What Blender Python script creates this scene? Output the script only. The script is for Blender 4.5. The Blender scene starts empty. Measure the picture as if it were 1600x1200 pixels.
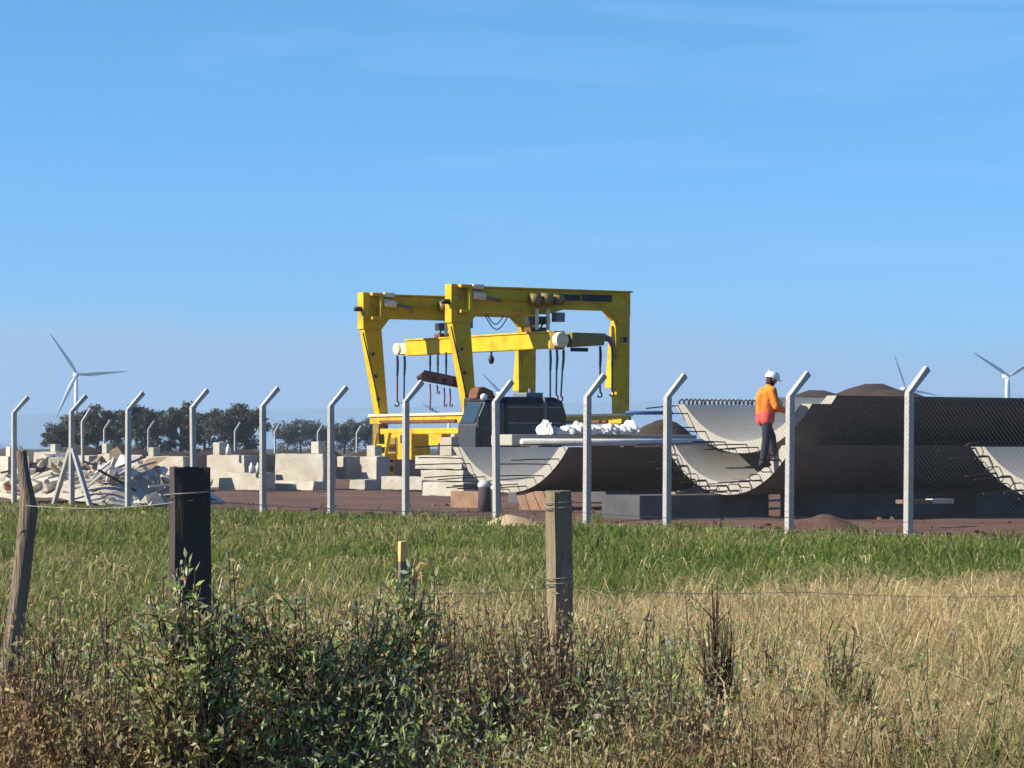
import bpy, bmesh, math, random
import numpy as np
from mathutils import Vector, Matrix, noise

R = math.radians
rnd = random.Random(7)
scene = bpy.context.scene
col = scene.collection

# ------------------------------------------------------------------ camera
EYE, FPX, HOR = 1.4, 4600.0, 700.0          # eye height, focal length and horizon line in photo pixels
cam = bpy.data.cameras.new('camera'); cam.sensor_width = 36.0
cam.lens = FPX / 1600 * 36.0
cam.shift_y = (HOR - 600) / 1600
cam.clip_start, cam.clip_end = 0.5, 20000
camo = bpy.data.objects.new('camera', cam); col.objects.link(camo)
camo.location = (0, 0, EYE); camo.rotation_euler = (R(90), 0, 0)
scene.camera = camo

# ------------------------------------------------------------------ sun and sky
SUN = Vector((-0.982, -0.19, 0)).normalized()
ELEV = R(30)
SUNV = Vector((SUN.x * math.cos(ELEV), SUN.y * math.cos(ELEV), math.sin(ELEV)))
sl = bpy.data.lights.new('sun', 'SUN'); sl.energy = 5.0; sl.angle = R(0.5); sl.color = (1.0, 0.90, 0.74)
so = bpy.data.objects.new('sun', sl); col.objects.link(so)
so.rotation_euler = SUNV.to_track_quat('Z', 'Y').to_euler(); so.location = (-20, -10, 30)

world = bpy.data.worlds.new('World'); scene.world = world; world.use_nodes = True
nt = world.node_tree; nt.nodes.clear()
def wn(t, **k):
    n = nt.nodes.new(t)
    for a, b in k.items(): setattr(n, a, b)
    return n
sky = wn('ShaderNodeTexSky', sky_type='NISHITA', sun_disc=False)
sky.sun_elevation = ELEV; sky.sun_rotation = math.atan2(SUN.x, SUN.y)
sky.air_density = 1.0; sky.dust_density = 0.1; sky.ozone_density = 6.0; sky.altitude = 0
hsv = wn('ShaderNodeMix', data_type='RGBA', blend_type='MULTIPLY'); hsv.inputs[0].default_value = 1.0
nt.links.new(sky.outputs[0], hsv.inputs[6])
tc = wn('ShaderNodeTexCoord')
sep = wn('ShaderNodeSeparateXYZ'); nt.links.new(tc.outputs['Generated'], sep.inputs[0])
el = wn('ShaderNodeMapRange'); el.inputs[1].default_value = 0.0; el.inputs[2].default_value = 0.15; nt.links.new(sep.outputs[2], el.inputs[0])
tint = wn('ShaderNodeMix', data_type='RGBA'); nt.links.new(el.outputs[0], tint.inputs[0])     # clean, cool air: bluer towards the horizon
tint.inputs[6].default_value = (0.66, 1.06, 1.80, 1); tint.inputs[7].default_value = (0.70, 1.20, 1.52, 1)
nt.links.new(tint.outputs[2], hsv.inputs[7])
mp = wn('ShaderNodeMapping'); mp.inputs['Scale'].default_value = (5, 5, 42); mp.inputs['Location'].default_value = (3.1, 1.7, 2.3)
nt.links.new(tc.outputs['Generated'], mp.inputs['Vector'])
cn = wn('ShaderNodeTexNoise'); cn.inputs['Scale'].default_value = 1.1; cn.inputs['Detail'].default_value = 6
cn.inputs['Roughness'].default_value = 0.55; cn.inputs['Distortion'].default_value = 0.5
nt.links.new(mp.outputs[0], cn.inputs['Vector'])
cr = wn('ShaderNodeMapRange'); cr.inputs[1].default_value = 0.50; cr.inputs[2].default_value = 0.78
cr.inputs[3].default_value = 0.0; cr.inputs[4].default_value = 0.28
nt.links.new(cn.outputs[0], cr.inputs[0])
mixc = wn('ShaderNodeMix', data_type='RGBA')
nt.links.new(cr.outputs[0], mixc.inputs[0]); nt.links.new(hsv.outputs[2], mixc.inputs[6])
mixc.inputs[7].default_value = (4.6, 7.2, 9.8, 1)
# low pale bank of far cloud all round the horizon
bsum = wn('ShaderNodeMath', operation='MULTIPLY_ADD'); bsum.inputs[1].default_value = 0.05
mp2 = wn('ShaderNodeMapping'); mp2.inputs['Scale'].default_value = (3.2, 3.2, 10); nt.links.new(tc.outputs['Generated'], mp2.inputs['Vector'])
bn2 = wn('ShaderNodeTexNoise'); bn2.inputs['Scale'].default_value = 1.7; bn2.inputs['Detail'].default_value = 4; nt.links.new(mp2.outputs[0], bn2.inputs['Vector'])
nt.links.new(bn2.outputs[0], bsum.inputs[0]); nt.links.new(sep.outputs[2], bsum.inputs[2])
bnk = wn('ShaderNodeMapRange', interpolation_type='SMOOTHSTEP'); bnk.inputs[1].default_value = 0.052; bnk.inputs[2].default_value = 0.072
bnk.inputs[3].default_value = 0.85; bnk.inputs[4].default_value = 0.0; nt.links.new(bsum.outputs[0], bnk.inputs[0])
mixb = wn('ShaderNodeMix', data_type='RGBA'); nt.links.new(bnk.outputs[0], mixb.inputs[0]); nt.links.new(mixc.outputs[2], mixb.inputs[6])
mixb.inputs[7].default_value = (3.75, 5.35, 7.9, 1)
bg = wn('ShaderNodeBackground'); bg.inputs[1].default_value = 0.060
nt.links.new(mixb.outputs[2], bg.inputs[0])
wo = wn('ShaderNodeOutputWorld'); nt.links.new(bg.outputs[0], wo.inputs[0])

scene.view_settings.view_transform = 'Standard'; scene.view_settings.look = 'None'
scene.view_settings.exposure = 0.79; scene.view_settings.gamma = 1.0
scene.view_settings.use_curve_mapping = False
scene.render.engine = 'CYCLES'
scene.cycles.use_denoising = True
scene.cycles.max_bounces = 4; scene.cycles.diffuse_bounces = 2; scene.cycles.glossy_bounces = 2; scene.cycles.transmission_bounces = 3; scene.cycles.volume_bounces = 0
scene.cycles.use_adaptive_sampling = True; scene.cycles.adaptive_threshold = 0.02
scene.cycles.transparent_max_bounces = 8

# ------------------------------------------------------------------ helpers
def px(x, y, D):
    """point at depth D seen at photo pixel x, y"""
    return Vector(((x - 800) * D / FPX, D, EYE - (y - HOR) * D / FPX))
def gx(x, D): return (x - 800) * D / FPX
def zz(y, D): return EYE - (y - HOR) * D / FPX

TH = math.atan2(0.578, 0.816)                # the yard's grid: +x local runs right and away, -y local right and nearer
A = Vector((math.sin(TH), -math.cos(TH), 0)); B = Vector((math.cos(TH), math.sin(TH), 0))

MATS = {}
def mat(name, c, rough=0.8, c2=None, scale=3.0, bump=0.0, bscale=30.0, metal=0.0, spec=0.3, attr=False, trans=0.0, lo=0.35, hi=0.65, stain=None, sscale=1.2, samt=0.6, rand=0.0, grain=0):
    m = bpy.data.materials.new(name); m.use_nodes = True; MATS[name] = m
    t = m.node_tree; p = t.nodes['Principled BSDF']
    p.inputs['Roughness'].default_value = rough; p.inputs['Metallic'].default_value = metal
    p.inputs['Specular IOR Level'].default_value = spec
    L = t.links.new
    tcn = t.nodes.new('ShaderNodeTexCoord')
    if grain:      # long fibres along the post
        gmp = t.nodes.new('ShaderNodeMapping'); gmp.inputs['Scale'].default_value = (grain, grain, 0.35); L(tcn.outputs['Object'], gmp.inputs['Vector'])
        class _T: outputs = {'Object': gmp.outputs[0]}
        tcn = _T
    if attr:
        a = t.nodes.new('ShaderNodeAttribute'); a.attribute_name = 'tint'; out = a.outputs['Color']
    else:
        n = t.nodes.new('ShaderNodeTexNoise'); n.inputs['Scale'].default_value = scale; n.inputs['Detail'].default_value = 6
        n.inputs['Roughness'].default_value = 0.6
        L(tcn.outputs['Object'], n.inputs['Vector'])
        mr = t.nodes.new('ShaderNodeMapRange'); mr.inputs[1].default_value = lo; mr.inputs[2].default_value = hi
        L(n.outputs[0], mr.inputs[0])
        mx = t.nodes.new('ShaderNodeMix'); mx.data_type = 'RGBA'
        mx.inputs[6].default_value = (*c, 1)
        mx.inputs[7].default_value = (*(c2 or tuple(v * 0.72 for v in c)), 1)
        L(mr.outputs[0], mx.inputs[0]); out = mx.outputs[2]
        if stain:
            n2 = t.nodes.new('ShaderNodeTexNoise'); n2.inputs['Scale'].default_value = sscale; n2.inputs['Detail'].default_value = 8
            n2.inputs['Roughness'].default_value = 0.7
            L(tcn.outputs['Object'], n2.inputs['Vector'])
            m2 = t.nodes.new('ShaderNodeMapRange'); m2.inputs[1].default_value = 0.5; m2.inputs[2].default_value = 0.68
            m2.inputs[4].default_value = samt
            L(n2.outputs[0], m2.inputs[0])
            x2 = t.nodes.new('ShaderNodeMix'); x2.data_type = 'RGBA'
            L(m2.outputs[0], x2.inputs[0]); L(out, x2.inputs[6]); x2.inputs[7].default_value = (*stain, 1); out = x2.outputs[2]
    if rand:
        oi = t.nodes.new('ShaderNodeObjectInfo'); hv = t.nodes.new('ShaderNodeHueSaturation')
        rm = t.nodes.new('ShaderNodeMapRange'); rm.inputs[3].default_value = 1 - rand; rm.inputs[4].default_value = 1 + rand
        L(oi.outputs['Random'], rm.inputs[0]); L(rm.outputs[0], hv.inputs['Value']); L(out, hv.inputs['Color']); out = hv.outputs[0]
    L(out, p.inputs['Base Color'])
    if bump:
        bn = t.nodes.new('ShaderNodeTexNoise'); bn.inputs['Scale'].default_value = bscale; bn.inputs['Detail'].default_value = 5
        L(tcn.outputs['Object'], bn.inputs['Vector'])
        bp = t.nodes.new('ShaderNodeBump'); bp.inputs['Strength'].default_value = bump; bp.inputs['Distance'].default_value = 0.02
        L(bn.outputs[0], bp.inputs['Height']); L(bp.outputs[0], p.inputs['Normal'])
    if trans:
        tr = t.nodes.new('ShaderNodeBsdfTranslucent'); ms = t.nodes.new('ShaderNodeMixShader'); ms.inputs[0].default_value = trans
        L(out, tr.inputs[0]); L(p.outputs[0], ms.inputs[1]); L(tr.outputs[0], ms.inputs[2])
        L(ms.outputs[0], t.nodes['Material Output'].inputs[0])
    return m

class MB:
    def __init__(s): s.v = []; s.f = []
    def add(s, vs, fs):
        o = len(s.v); s.v += [tuple(v) for v in vs]; s.f += [tuple(i + o for i in f) for f in fs]; return s
    def box(s, x0, x1, y0, y1, z0, z1):
        vs = [(x0,y0,z0),(x1,y0,z0),(x1,y1,z0),(x0,y1,z0),(x0,y0,z1),(x1,y0,z1),(x1,y1,z1),(x0,y1,z1)]
        return s.add(vs, [(3,2,1,0),(4,5,6,7),(0,1,5,4),(1,2,6,5),(2,3,7,6),(3,0,4,7)])
    def hexa(s, b, t):   # bottom quad, top quad (both counter-clockwise from above)
        return s.add(list(b) + list(t), [(3,2,1,0),(4,5,6,7),(0,1,5,4),(1,2,6,5),(2,3,7,6),(3,0,4,7)])
    def beam(s, p0, p1, w, h, up=(0,0,1)):
        p0, p1 = Vector(p0), Vector(p1); d = (p1 - p0).normalized(); u = Vector(up)
        if abs(d.dot(u)) > 0.98: u = Vector((1,0,0))
        r = d.cross(u).normalized(); u = r.cross(d)
        q = lambda p: [p - r*w/2 - u*h/2, p + r*w/2 - u*h/2, p + r*w/2 + u*h/2, p - r*w/2 + u*h/2]
        a, b = q(p0), q(p1)
        return s.add(a + b, [(0,1,2,3),(7,6,5,4),(0,4,5,1),(1,5,6,2),(2,6,7,3),(3,7,4,0)])
    def tube(s, pts, rad, n=8, cap=True):
        pts = [Vector(p) for p in pts]; k = len(pts)
        rad = [rad] * k if not hasattr(rad, '__len__') else rad
        o = len(s.v); ref = None
        for i, p in enumerate(pts):
            d = (pts[min(i+1,k-1)] - pts[max(i-1,0)]).normalized()
            if ref is None or abs(ref.dot(d)) > 0.95: ref = Vector((0,0,1)) if abs(d.z) < 0.9 else Vector((1,0,0))
            r = d.cross(ref).normalized(); u = r.cross(d)
            for j in range(n):
                a = 2*math.pi*j/n; s.v.append(tuple(p + (r*math.cos(a) + u*math.sin(a))*rad[i]))
        for i in range(k-1):
            for j in range(n):
                a, b = o+i*n+j, o+i*n+(j+1)%n; s.f.append((a, b, b+n, a+n))
        if cap:
            s.f.append(tuple(o+j for j in range(n))[::-1]); s.f.append(tuple(o+(k-1)*n+j for j in range(n)))
        return s
    def prism(s, poly, axis, a, b):   # poly of 2-d points, extruded along axis 0/1/2 from a to b
        def P(q, t):
            return {0:(t,q[0],q[1]), 1:(q[0],t,q[1]), 2:(q[0],q[1],t)}[axis]
        n = len(poly); vs = [P(q,a) for q in poly] + [P(q,b) for q in poly]
        fs = [tuple(range(n))[::-1], tuple(range(n, 2*n))] + [(i,(i+1)%n,(i+1)%n+n,i+n) for i in range(n)]
        return s.add(vs, fs)
    def ball(s, c, r, n=10, m=6, sc=(1,1,1)):
        c = Vector(c); o = len(s.v)
        for i in range(m+1):
            t = math.pi*i/m
            for j in range(n):
                a = 2*math.pi*j/n
                s.v.append((c.x+r*sc[0]*math.sin(t)*math.cos(a), c.y+r*sc[1]*math.sin(t)*math.sin(a), c.z+r*sc[2]*math.cos(t)))
        for i in range(m):
            for j in range(n):
                a, b = o+i*n+j, o+i*n+(j+1)%n; s.f.append((a, a+n, b+n, b))
        return s
    def capsule(s, p0, r0, p1, r1, n=14):
        p0, p1 = Vector(p0), Vector(p1); d = (p1-p0); L = d.length; d = d.normalized()
        pts, rr = [], []
        for k in range(6):
            t = math.pi/2*(1-k/5); pts.append(p0 - d*r0*math.sin(t)); rr.append(max(r0*math.cos(t), 0.001))
        for k in range(6):
            t = math.pi/2*k/5; pts.append(p1 + d*r1*math.sin(t)); rr.append(max(r1*math.cos(t), 0.001))
        return s.tube(pts, rr, n)
    def mesh(s, name, smooth=False):
        m = bpy.data.meshes.new(name); m.from_pydata(s.v, [], s.f)
        bm = bmesh.new(); bm.from_mesh(m); bmesh.ops.recalc_face_normals(bm, faces=bm.faces[:]); bm.to_mesh(m); bm.free()
        if smooth: m.shade_smooth()
        return m
    def build(s, name, material, parent=None, smooth=False, bevel=0.0):
        return link(name, s.mesh(name, smooth), material, parent, bevel)

def link(name, me, material=None, parent=None, bevel=0.0):
    o = bpy.data.objects.new(name, me); col.objects.link(o)
    if material is not None and not me.materials: me.materials.append(MATS[material] if isinstance(material, str) else material)
    o.parent = parent
    if bevel:
        b = o.modifiers.new('bevel', 'BEVEL'); b.width = bevel; b.segments = 2; b.limit_method = 'ANGLE'
    return o
def empty(name, loc=(0,0,0), rz=0.0):
    o = bpy.data.objects.new(name, None); col.objects.link(o); o.location = loc; o.rotation_euler = (0,0,rz); o.empty_display_size = 0.2
    return o
def tag(o, label=None, cat=None, group=None, kind=None):
    if label: o['label'] = label
    if cat: o['category'] = cat
    if group: o['group'] = group
    if kind: o['kind'] = kind
    return o
def smooth_angle(o):
    o.data.shade_smooth(); return o

def lattice(seed, n=256):
    return np.random.default_rng(seed).random((n, n))
_LAT = {}
def vn(x, y, seed=0):       # value noise, vectorised
    if seed not in _LAT: _LAT[seed] = lattice(seed)
    g = _LAT[seed]; xi = np.floor(x).astype(int); yi = np.floor(y).astype(int); fx = x - xi; fy = y - yi
    fx = fx*fx*(3-2*fx); fy = fy*fy*(3-2*fy); n = 256
    a = g[xi % n, yi % n]; b = g[(xi+1) % n, yi % n]; c = g[xi % n, (yi+1) % n]; d = g[(xi+1) % n, (yi+1) % n]
    return (a*(1-fx)+b*fx)*(1-fy) + (c*(1-fx)+d*fx)*fy
def fbm(x, y, seed=0):
    return (vn(x,y,seed)*4 + vn(x*2.1,y*2.1,seed+1)*2 + vn(x*4.3,y*4.3,seed+2))/7

# ------------------------------------------------------------------ materials
mat('concrete', (0.46,0.43,0.36), 0.9, (0.37,0.34,0.28), 1.5, 0.35, 25, stain=(0.33,0.28,0.22), sscale=0.9, samt=0.5, rand=0.08)
mat('post_concrete', (0.45,0.44,0.415), 0.9, (0.37,0.36,0.335), 6, 0.3, 60, stain=(0.34,0.32,0.29), sscale=4, samt=0.45, rand=0.06)
mat('shell_concrete', (0.41,0.39,0.34), 0.85, (0.345,0.325,0.28), 0.9, 0.15, 20, stain=(0.30,0.28,0.24), sscale=0.6, samt=0.4)
mat('shell_shade', (0.135,0.136,0.14), 0.8, (0.105,0.10,0.098), 0.5, 0.1, 12, stain=(0.15,0.13,0.115), sscale=0.35, samt=0.6)
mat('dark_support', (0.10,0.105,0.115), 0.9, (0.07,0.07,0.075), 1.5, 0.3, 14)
mat('rebar', (0.045,0.035,0.035), 0.7, (0.07,0.04,0.03), 8, 0.2, 80)
mat('yellow', (0.66,0.435,0.022), 0.45, (0.57,0.365,0.018), 2.0, 0.0, spec=0.15, stain=(0.20,0.12,0.035), sscale=1.1, samt=0.6)
mat('yellow_dull', (0.24,0.17,0.045), 0.5, (0.22,0.17,0.05), 2.5, 0.0, stain=(0.1,0.08,0.04), sscale=1.6, samt=0.5)
mat('cream_steel', (0.80,0.70,0.42), 0.5, (0.70,0.60,0.34), 4)
mat('black_metal', (0.022,0.023,0.027), 0.5, (0.035,0.034,0.036), 3, 0.05)
mat('excavator_black', (0.018,0.02,0.026), 0.45, (0.03,0.03,0.034), 2.0, 0.0, stain=(0.07,0.06,0.05), sscale=1.2, samt=0.4)
mat('excavator_grey', (0.045,0.056,0.072), 0.5, (0.034,0.042,0.054), 2.0, stain=(0.12,0.11,0.10), sscale=1.5, samt=0.4)
mat('boom_red', (0.05,0.025,0.03), 0.5, (0.03,0.018,0.022), 4, stain=(0.12,0.07,0.07), sscale=3, samt=0.5)
mat('rust', (0.20,0.085,0.04), 0.8, (0.12,0.05,0.03), 6)
mat('lamp_white', (0.85,0.85,0.83), 0.4, (0.8,0.8,0.78), 4)
mat('rubber', (0.02,0.02,0.02), 0.85, (0.035,0.032,0.03), 5, 0.3, 40)
mat('chain_blue', (0.015,0.045,0.12), 0.6, (0.02,0.03,0.06), 20)
mat('chain_red', (0.22,0.03,0.04), 0.6, (0.12,0.02,0.03), 20)
mat('steel_grey', (0.20,0.21,0.22), 0.5, (0.14,0.14,0.15), 6, metal=0.4)
mat('blue_pipe', (0.03,0.10,0.26), 0.5, (0.02,0.07,0.2), 6)
mat('turbine_white', (0.62,0.63,0.64), 0.4, (0.58,0.59,0.60), 0.1)
mat('soil', (0.150,0.078,0.052), 0.95, (0.105,0.055,0.038), 0.35, 0.9, 7, stain=(0.21,0.125,0.09), sscale=0.22, samt=0.7)
mat('soil_dark', (0.062,0.045,0.037), 0.95, (0.042,0.031,0.027), 0.5, 0.8, 4)
mat('field', (0.075,0.082,0.030), 0.95, (0.055,0.050,0.025), 0.6, 0.9, 5, stain=(0.12,0.098,0.05), sscale=0.25, samt=0.8)
mat('far_field', (0.05,0.06,0.03), 0.95, (0.075,0.065,0.04), 0.01)
mat('sand', (0.52,0.40,0.24), 0.95, (0.42,0.31,0.18), 3, 0.6, 30)
mat('wood_grey', (0.24,0.19,0.135), 0.9, (0.15,0.115,0.085), 5, 0.7, 40, stain=(0.07,0.05,0.04), sscale=6, samt=0.7, grain=3)
mat('wood_dark', (0.075,0.055,0.048), 0.9, (0.045,0.034,0.032), 5, 0.6, 40, stain=(0.13,0.075,0.05), sscale=5, samt=0.5, grain=3)
mat('wood_green', (0.27,0.215,0.135), 0.9, (0.175,0.14,0.09), 5, 0.6, 40, stain=(0.09,0.05,0.03), sscale=7, samt=0.8, grain=3)
mat('timber', (0.30,0.18,0.11), 0.85, (0.2,0.12,0.08), 4, 0.4, 30)
mat('stake_yellow', (0.72,0.46,0.16), 0.7, (0.62,0.36,0.12), 8)
mat('wire', (0.33,0.32,0.30), 0.5, (0.22,0.2,0.18), 30, metal=0.5)
mat('mesh_wire', (0.11,0.11,0.115), 0.8, (0.085,0.085,0.085), 30, metal=0.3)
mat('sack_white', (0.70,0.69,0.67), 0.55, (0.56,0.55,0.54), 5, 0.4, 20, rand=0.06)
mat('leaf', (1,1,1), 0.55, attr=True, trans=0.5, spec=0.35)
mat('blade', (1,1,1), 0.65, attr=True, trans=0.42, spec=0.2)
mat('tree_leaf', (1,1,1), 0.6, attr=True, trans=0.15, spec=0.3)
mat('bark', (0.11,0.085,0.07), 0.9, (0.07,0.055,0.045), 3, 0.4, 10)
mat('stem', (0.085,0.045,0.032), 0.85, (0.055,0.034,0.026), 9)
mat('rubble_cream', (0.53,0.48,0.39), 0.95, (0.40,0.36,0.29), 3, 0.6, 18, rand=0.15)
mat('rubble_white', (0.68,0.66,0.62), 0.9, (0.55,0.53,0.50), 3, 0.5, 18, rand=0.08)
mat('rubble_grey', (0.30,0.29,0.28), 0.95, (0.21,0.20,0.20), 3, 0.6, 18, rand=0.2)
mat('rubble_tan', (0.36,0.27,0.18), 0.95, (0.25,0.18,0.12), 3, 0.6, 18, rand=0.15)
mat('rubble_red', (0.28,0.07,0.045), 0.9, (0.18,0.05,0.035), 3, 0.5, 18, rand=0.1)
mat('rubble_dark', (0.055,0.045,0.05), 0.9, (0.035,0.03,0.034), 3, 0.5, 18, rand=0.2)
mat('skin', (0.45,0.26,0.18), 0.6, (0.40,0.22,0.15), 12)
mat('navy', (0.022,0.024,0.04), 0.9, (0.03,0.032,0.05), 10, 0.3, 60)
mat('boot', (0.04,0.035,0.03), 0.8, (0.06,0.05,0.04), 20)
mat('helmet', (0.82,0.83,0.86), 0.35, (0.78,0.79,0.82), 6)
mat('band', (0.62,0.55,0.42), 0.4, (0.55,0.48,0.38), 20)
mat('hair', (0.02,0.015,0.013), 0.7, (0.03,0.02,0.018), 40)
mat('vest_orange', (0.90,0.27,0.03), 0.8, (0.78,0.16,0.02), 5, 0.8, 14)
mat('vest_pink', (0.80,0.12,0.085), 0.75, (0.70,0.09,0.07), 7, 0.4, 22)

gm = bpy.data.materials.new('cab_glass'); gm.use_nodes = True; MATS['cab_glass'] = gm
gp = gm.node_tree.nodes['Principled BSDF']
gp.inputs['Base Color'].default_value = (0.03,0.055,0.075,1); gp.inputs['Roughness'].default_value = 0.08; gp.inputs['Specular IOR Level'].default_value = 0.8

# ------------------------------------------------------------------ fence line (pixel column -> point on the ground)
def fD(x): return FPX / (67 + (x-110)/1310*34)
def fP(x):
    D = fD(x); return Vector((gx(x, D), D, 0))
F0, F1 = fP(110), fP(1420)
FD = (F1-F0).normalized(); FN = Vector((-FD.y, FD.x, 0))      # FN points into the yard
def fdist(X, Y): return (X-F0.x)*FN.x + (Y-F0.y)*FN.y

# ------------------------------------------------------------------ ground
tag(MB().add([(-3200,-250,0),(3200,-250,0),(3200,5000,0),(-3200,5000,0)], [(0,1,2,3)]).build('ground', 'field'), kind='structure')
def grid_sheet(name, o, ux, uy, nx, ny, zf, material):
    vs, fs = [], []
    for j in range(ny+1):
        for i in range(nx+1):
            p = o + ux*(i/nx) + uy*(j/ny); vs.append((p.x, p.y, zf(p.x, p.y, i/nx, j/ny)))
    for j in range(ny):
        for i in range(nx):
            a = j*(nx+1)+i; fs.append((a,a+1,a+nx+2,a+nx+1))
    me = bpy.data.meshes.new(name); me.from_pydata(vs, [], fs); me.shade_smooth()
    return tag(link(name, me, material), kind='structure')
def yz(X, Y, u, v):
    n = noise.noise(Vector((X*0.8,Y*0.8,0))) * 0.03 + noise.noise(Vector((X*2.6,Y*2.6,3)))*0.015
    edge = min(u, v, 1-u, 1-v)*40
    return 0.004 + (0.045 + n) * min(1, max(0, edge))
grid_sheet('yard_ground', F0 - FD*45 + FN*0.15, FD*85, FN*95, 150, 150, yz, 'soil')

# low bank of dark earth behind the yard
def bank(name, p0, p1, w, h, seed, label=None):
    p0, p1 = Vector(p0), Vector(p1); d = (p1-p0); n = int(d.length/0.7)+2; dn = d.normalized(); r = Vector((dn.y,-dn.x,0))
    vs, fs = [], []; prof = [(-1,0),(-0.6,0.45),(-0.3,0.85),(0,1),(0.3,0.85),(0.65,0.4),(1,0)]
    for i in range(n):
        t = i/(n-1); p = p0 + d*t; e = min(1, 6*min(t,1-t)+0.05)
        hh = h * e * (0.72 + 0.45*noise.noise(Vector((t*d.length*0.35, seed, 0))) + 0.16*noise.noise(Vector((t*d.length*1.3, seed, 5))))
        for a, b in prof:
            q = p + r*a*w*(0.9+0.2*noise.noise(Vector((i*0.4,a*2,seed)))); vs.append((q.x,q.y,-0.03 + max(0.0,hh)*b + (0.06*noise.noise(Vector((q.x*1.1,q.y*1.1,seed))) if 0<b else 0)))
    k = len(prof)
    for i in range(n-1):
        for j in range(k-1):
            a = i*k+j; fs.append((a,a+1,a+k+1,a+k))
    me = bpy.data.meshes.new(name); me.from_pydata(vs, [], fs); me.shade_smooth()
    return link(name, me, 'soil_dark')
tag(bank('earth_bank', (gx(-60,118),118,0), (gx(720,150),150,0), 3.2, 1.75, 1), kind='structure')

# ------------------------------------------------------------------ haze
hz = MB().box(-3400,3400,-300,5150,-1.2,150).build('haze', None)
hm = bpy.data.materials.new('haze'); hm.use_nodes = True; t = hm.node_tree; t.nodes.clear()
pv = t.nodes.new('ShaderNodeVolumePrincipled'); pv.inputs['Color'].default_value = (0.55,0.78,1.0,1); pv.inputs['Density'].default_value = 0.00010
pv.inputs['Anisotropy'].default_value = 0.2
mo = t.nodes.new('ShaderNodeOutputMaterial'); t.links.new(pv.outputs[0], mo.inputs['Volume'])
hz.data.materials.append(hm); tag(hz, kind='stuff', label='pale blue air between the yard and the far turbines')

# ------------------------------------------------------------------ wind turbines
def blade_mesh(Lb):
    m = MB(); n = 12; k = 8; o = 0
    for i in range(n+1):
        t = i/n
        c = (1.9 + 2.3*t/0.2) if t < 0.2 else 4.2*(1-(t-0.2)/0.8)**0.85 + 0.35
        th = 1.9*(1-t)**1.3*0.8 + 0.12; tw = R(18*(1-t))
        for j in range(k):
            a = 2*math.pi*j/k; x, y = c/2*math.cos(a)+c*0.12, th/2*math.sin(a)
            m.v.append((x*math.cos(tw)-y*math.sin(tw), x*math.sin(tw)+y*math.cos(tw), 1.0+t*(Lb-1.0)))
    for i in range(n):
        for j in range(k):
            a, b = i*k+j, i*k+(j+1)%k; m.f.append((a,b,b+k,a+k))
    m.f.append(tuple(range(k))[::-1]); m.f.append(tuple(n*k+j for j in range(k)))
    return m.mesh('blade', True)
BL = blade_mesh(50)
def turbine(hx, hy, D, ang, label):
    r = empty('wind_turbine', (gx(hx,D),D,0), R(20)); H = zz(hy,D)
    tag(r, label, 'wind turbine', 'wind turbines on the horizon')
    MB().tube([(0,0,0),(0,0,H*0.5),(0,0,H-1.6)], [2.6,2.15,1.6], 20).build('tower', 'turbine_white', r, True)
    MB().prism([(-2.0,-1.9),(1.9,-1.9),(2.1,-1.4),(2.1,1.6),(1.7,2.1),(-1.7,2.1),(-2.1,1.6),(-2.1,-1.4)], 1, -4.5, 4.5).build('nacelle', 'turbine_white', r, bevel=0.2).location = (0,1.5,H)
    h = MB().tube([(0,-5.6,H),(0,-5.2,H),(0,-4.4,H),(0,-3.1,H)], [0.25,1.2,1.75,1.85], 14).build('hub', 'turbine_white', r, True)
    for k in range(3):
        b = link('blade', BL, 'turbine_white', r); b.location = (0,-4.2,H); b.rotation_euler = (0, R(90-(ang+120*k)), 0)
    return r
turbine(119, 585, 2875, 124, 'wind turbine at far left rising behind the dark trees')
turbine(1573, 588, 3050, 150, 'wind turbine at far right with its blades spread in a wide V')
turbine(1412, 607, 3900, 110, 'small wind turbine just behind the rightmost bent post')
turbine(792, 628, 3600, 134, 'wind turbine mostly hidden behind the black excavator, one blade showing')
turbine(701, 656, 4200, 151, 'faint low wind turbine seen between the legs of the yellow gantry crane')

# ------------------------------------------------------------------ trees
TREE_GREEN = [(0.070,0.078,0.046),(0.085,0.084,0.054),(0.056,0.062,0.042),(0.10,0.09,0.064),(0.092,0.074,0.060)]
def tinted(name, verts, faces, cols, material, parent=None):
    """mesh with one tint per vertex; verts (n,3), faces: list of tuples or (m,k) array"""
    me = bpy.data.meshes.new(name)
    verts = np.asarray(verts, np.float32); faces = np.asarray(faces, np.int32); k = faces.shape[1]
    me.vertices.add(len(verts)); me.vertices.foreach_set('co', verts.ravel())
    me.loops.add(faces.size); me.loops.foreach_set('vertex_index', faces.ravel())
    me.polygons.add(len(faces)); me.polygons.foreach_set('loop_start', np.arange(0, faces.size, k, dtype=np.int32))
    me.update(calc_edges=True)
    a = me.attributes.new('tint', 'FLOAT_COLOR', 'POINT')
    c = np.ones((len(verts),4), np.float32); c[:,:3] = cols; a.data.foreach_set('color', c.ravel())
    return link(name, me, material, parent)
def leaf_quads(P, N, Dr, Lg, W):
    """folded leaf: 4 verts diamond, as 2 triangles"""
    side = np.cross(Dr, N); side /= np.linalg.norm(side, axis=1, keepdims=True)+1e-9
    n = len(P); v = np.empty((n,4,3))
    v[:,0] = P; v[:,1] = P + Dr*(Lg*0.5)[:,None] + side*(W*0.5)[:,None] + N*(W*0.12)[:,None]
    v[:,2] = P + Dr*Lg[:,None]; v[:,3] = P + Dr*(Lg*0.5)[:,None] - side*(W*0.5)[:,None] + N*(W*0.12)[:,None]
    b = (np.arange(n)*4)[:,None]
    f = np.concatenate([b+np.array([[0,1,2]]), b+np.array([[0,2,3]])])
    return v.reshape(-1,3), f
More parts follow.
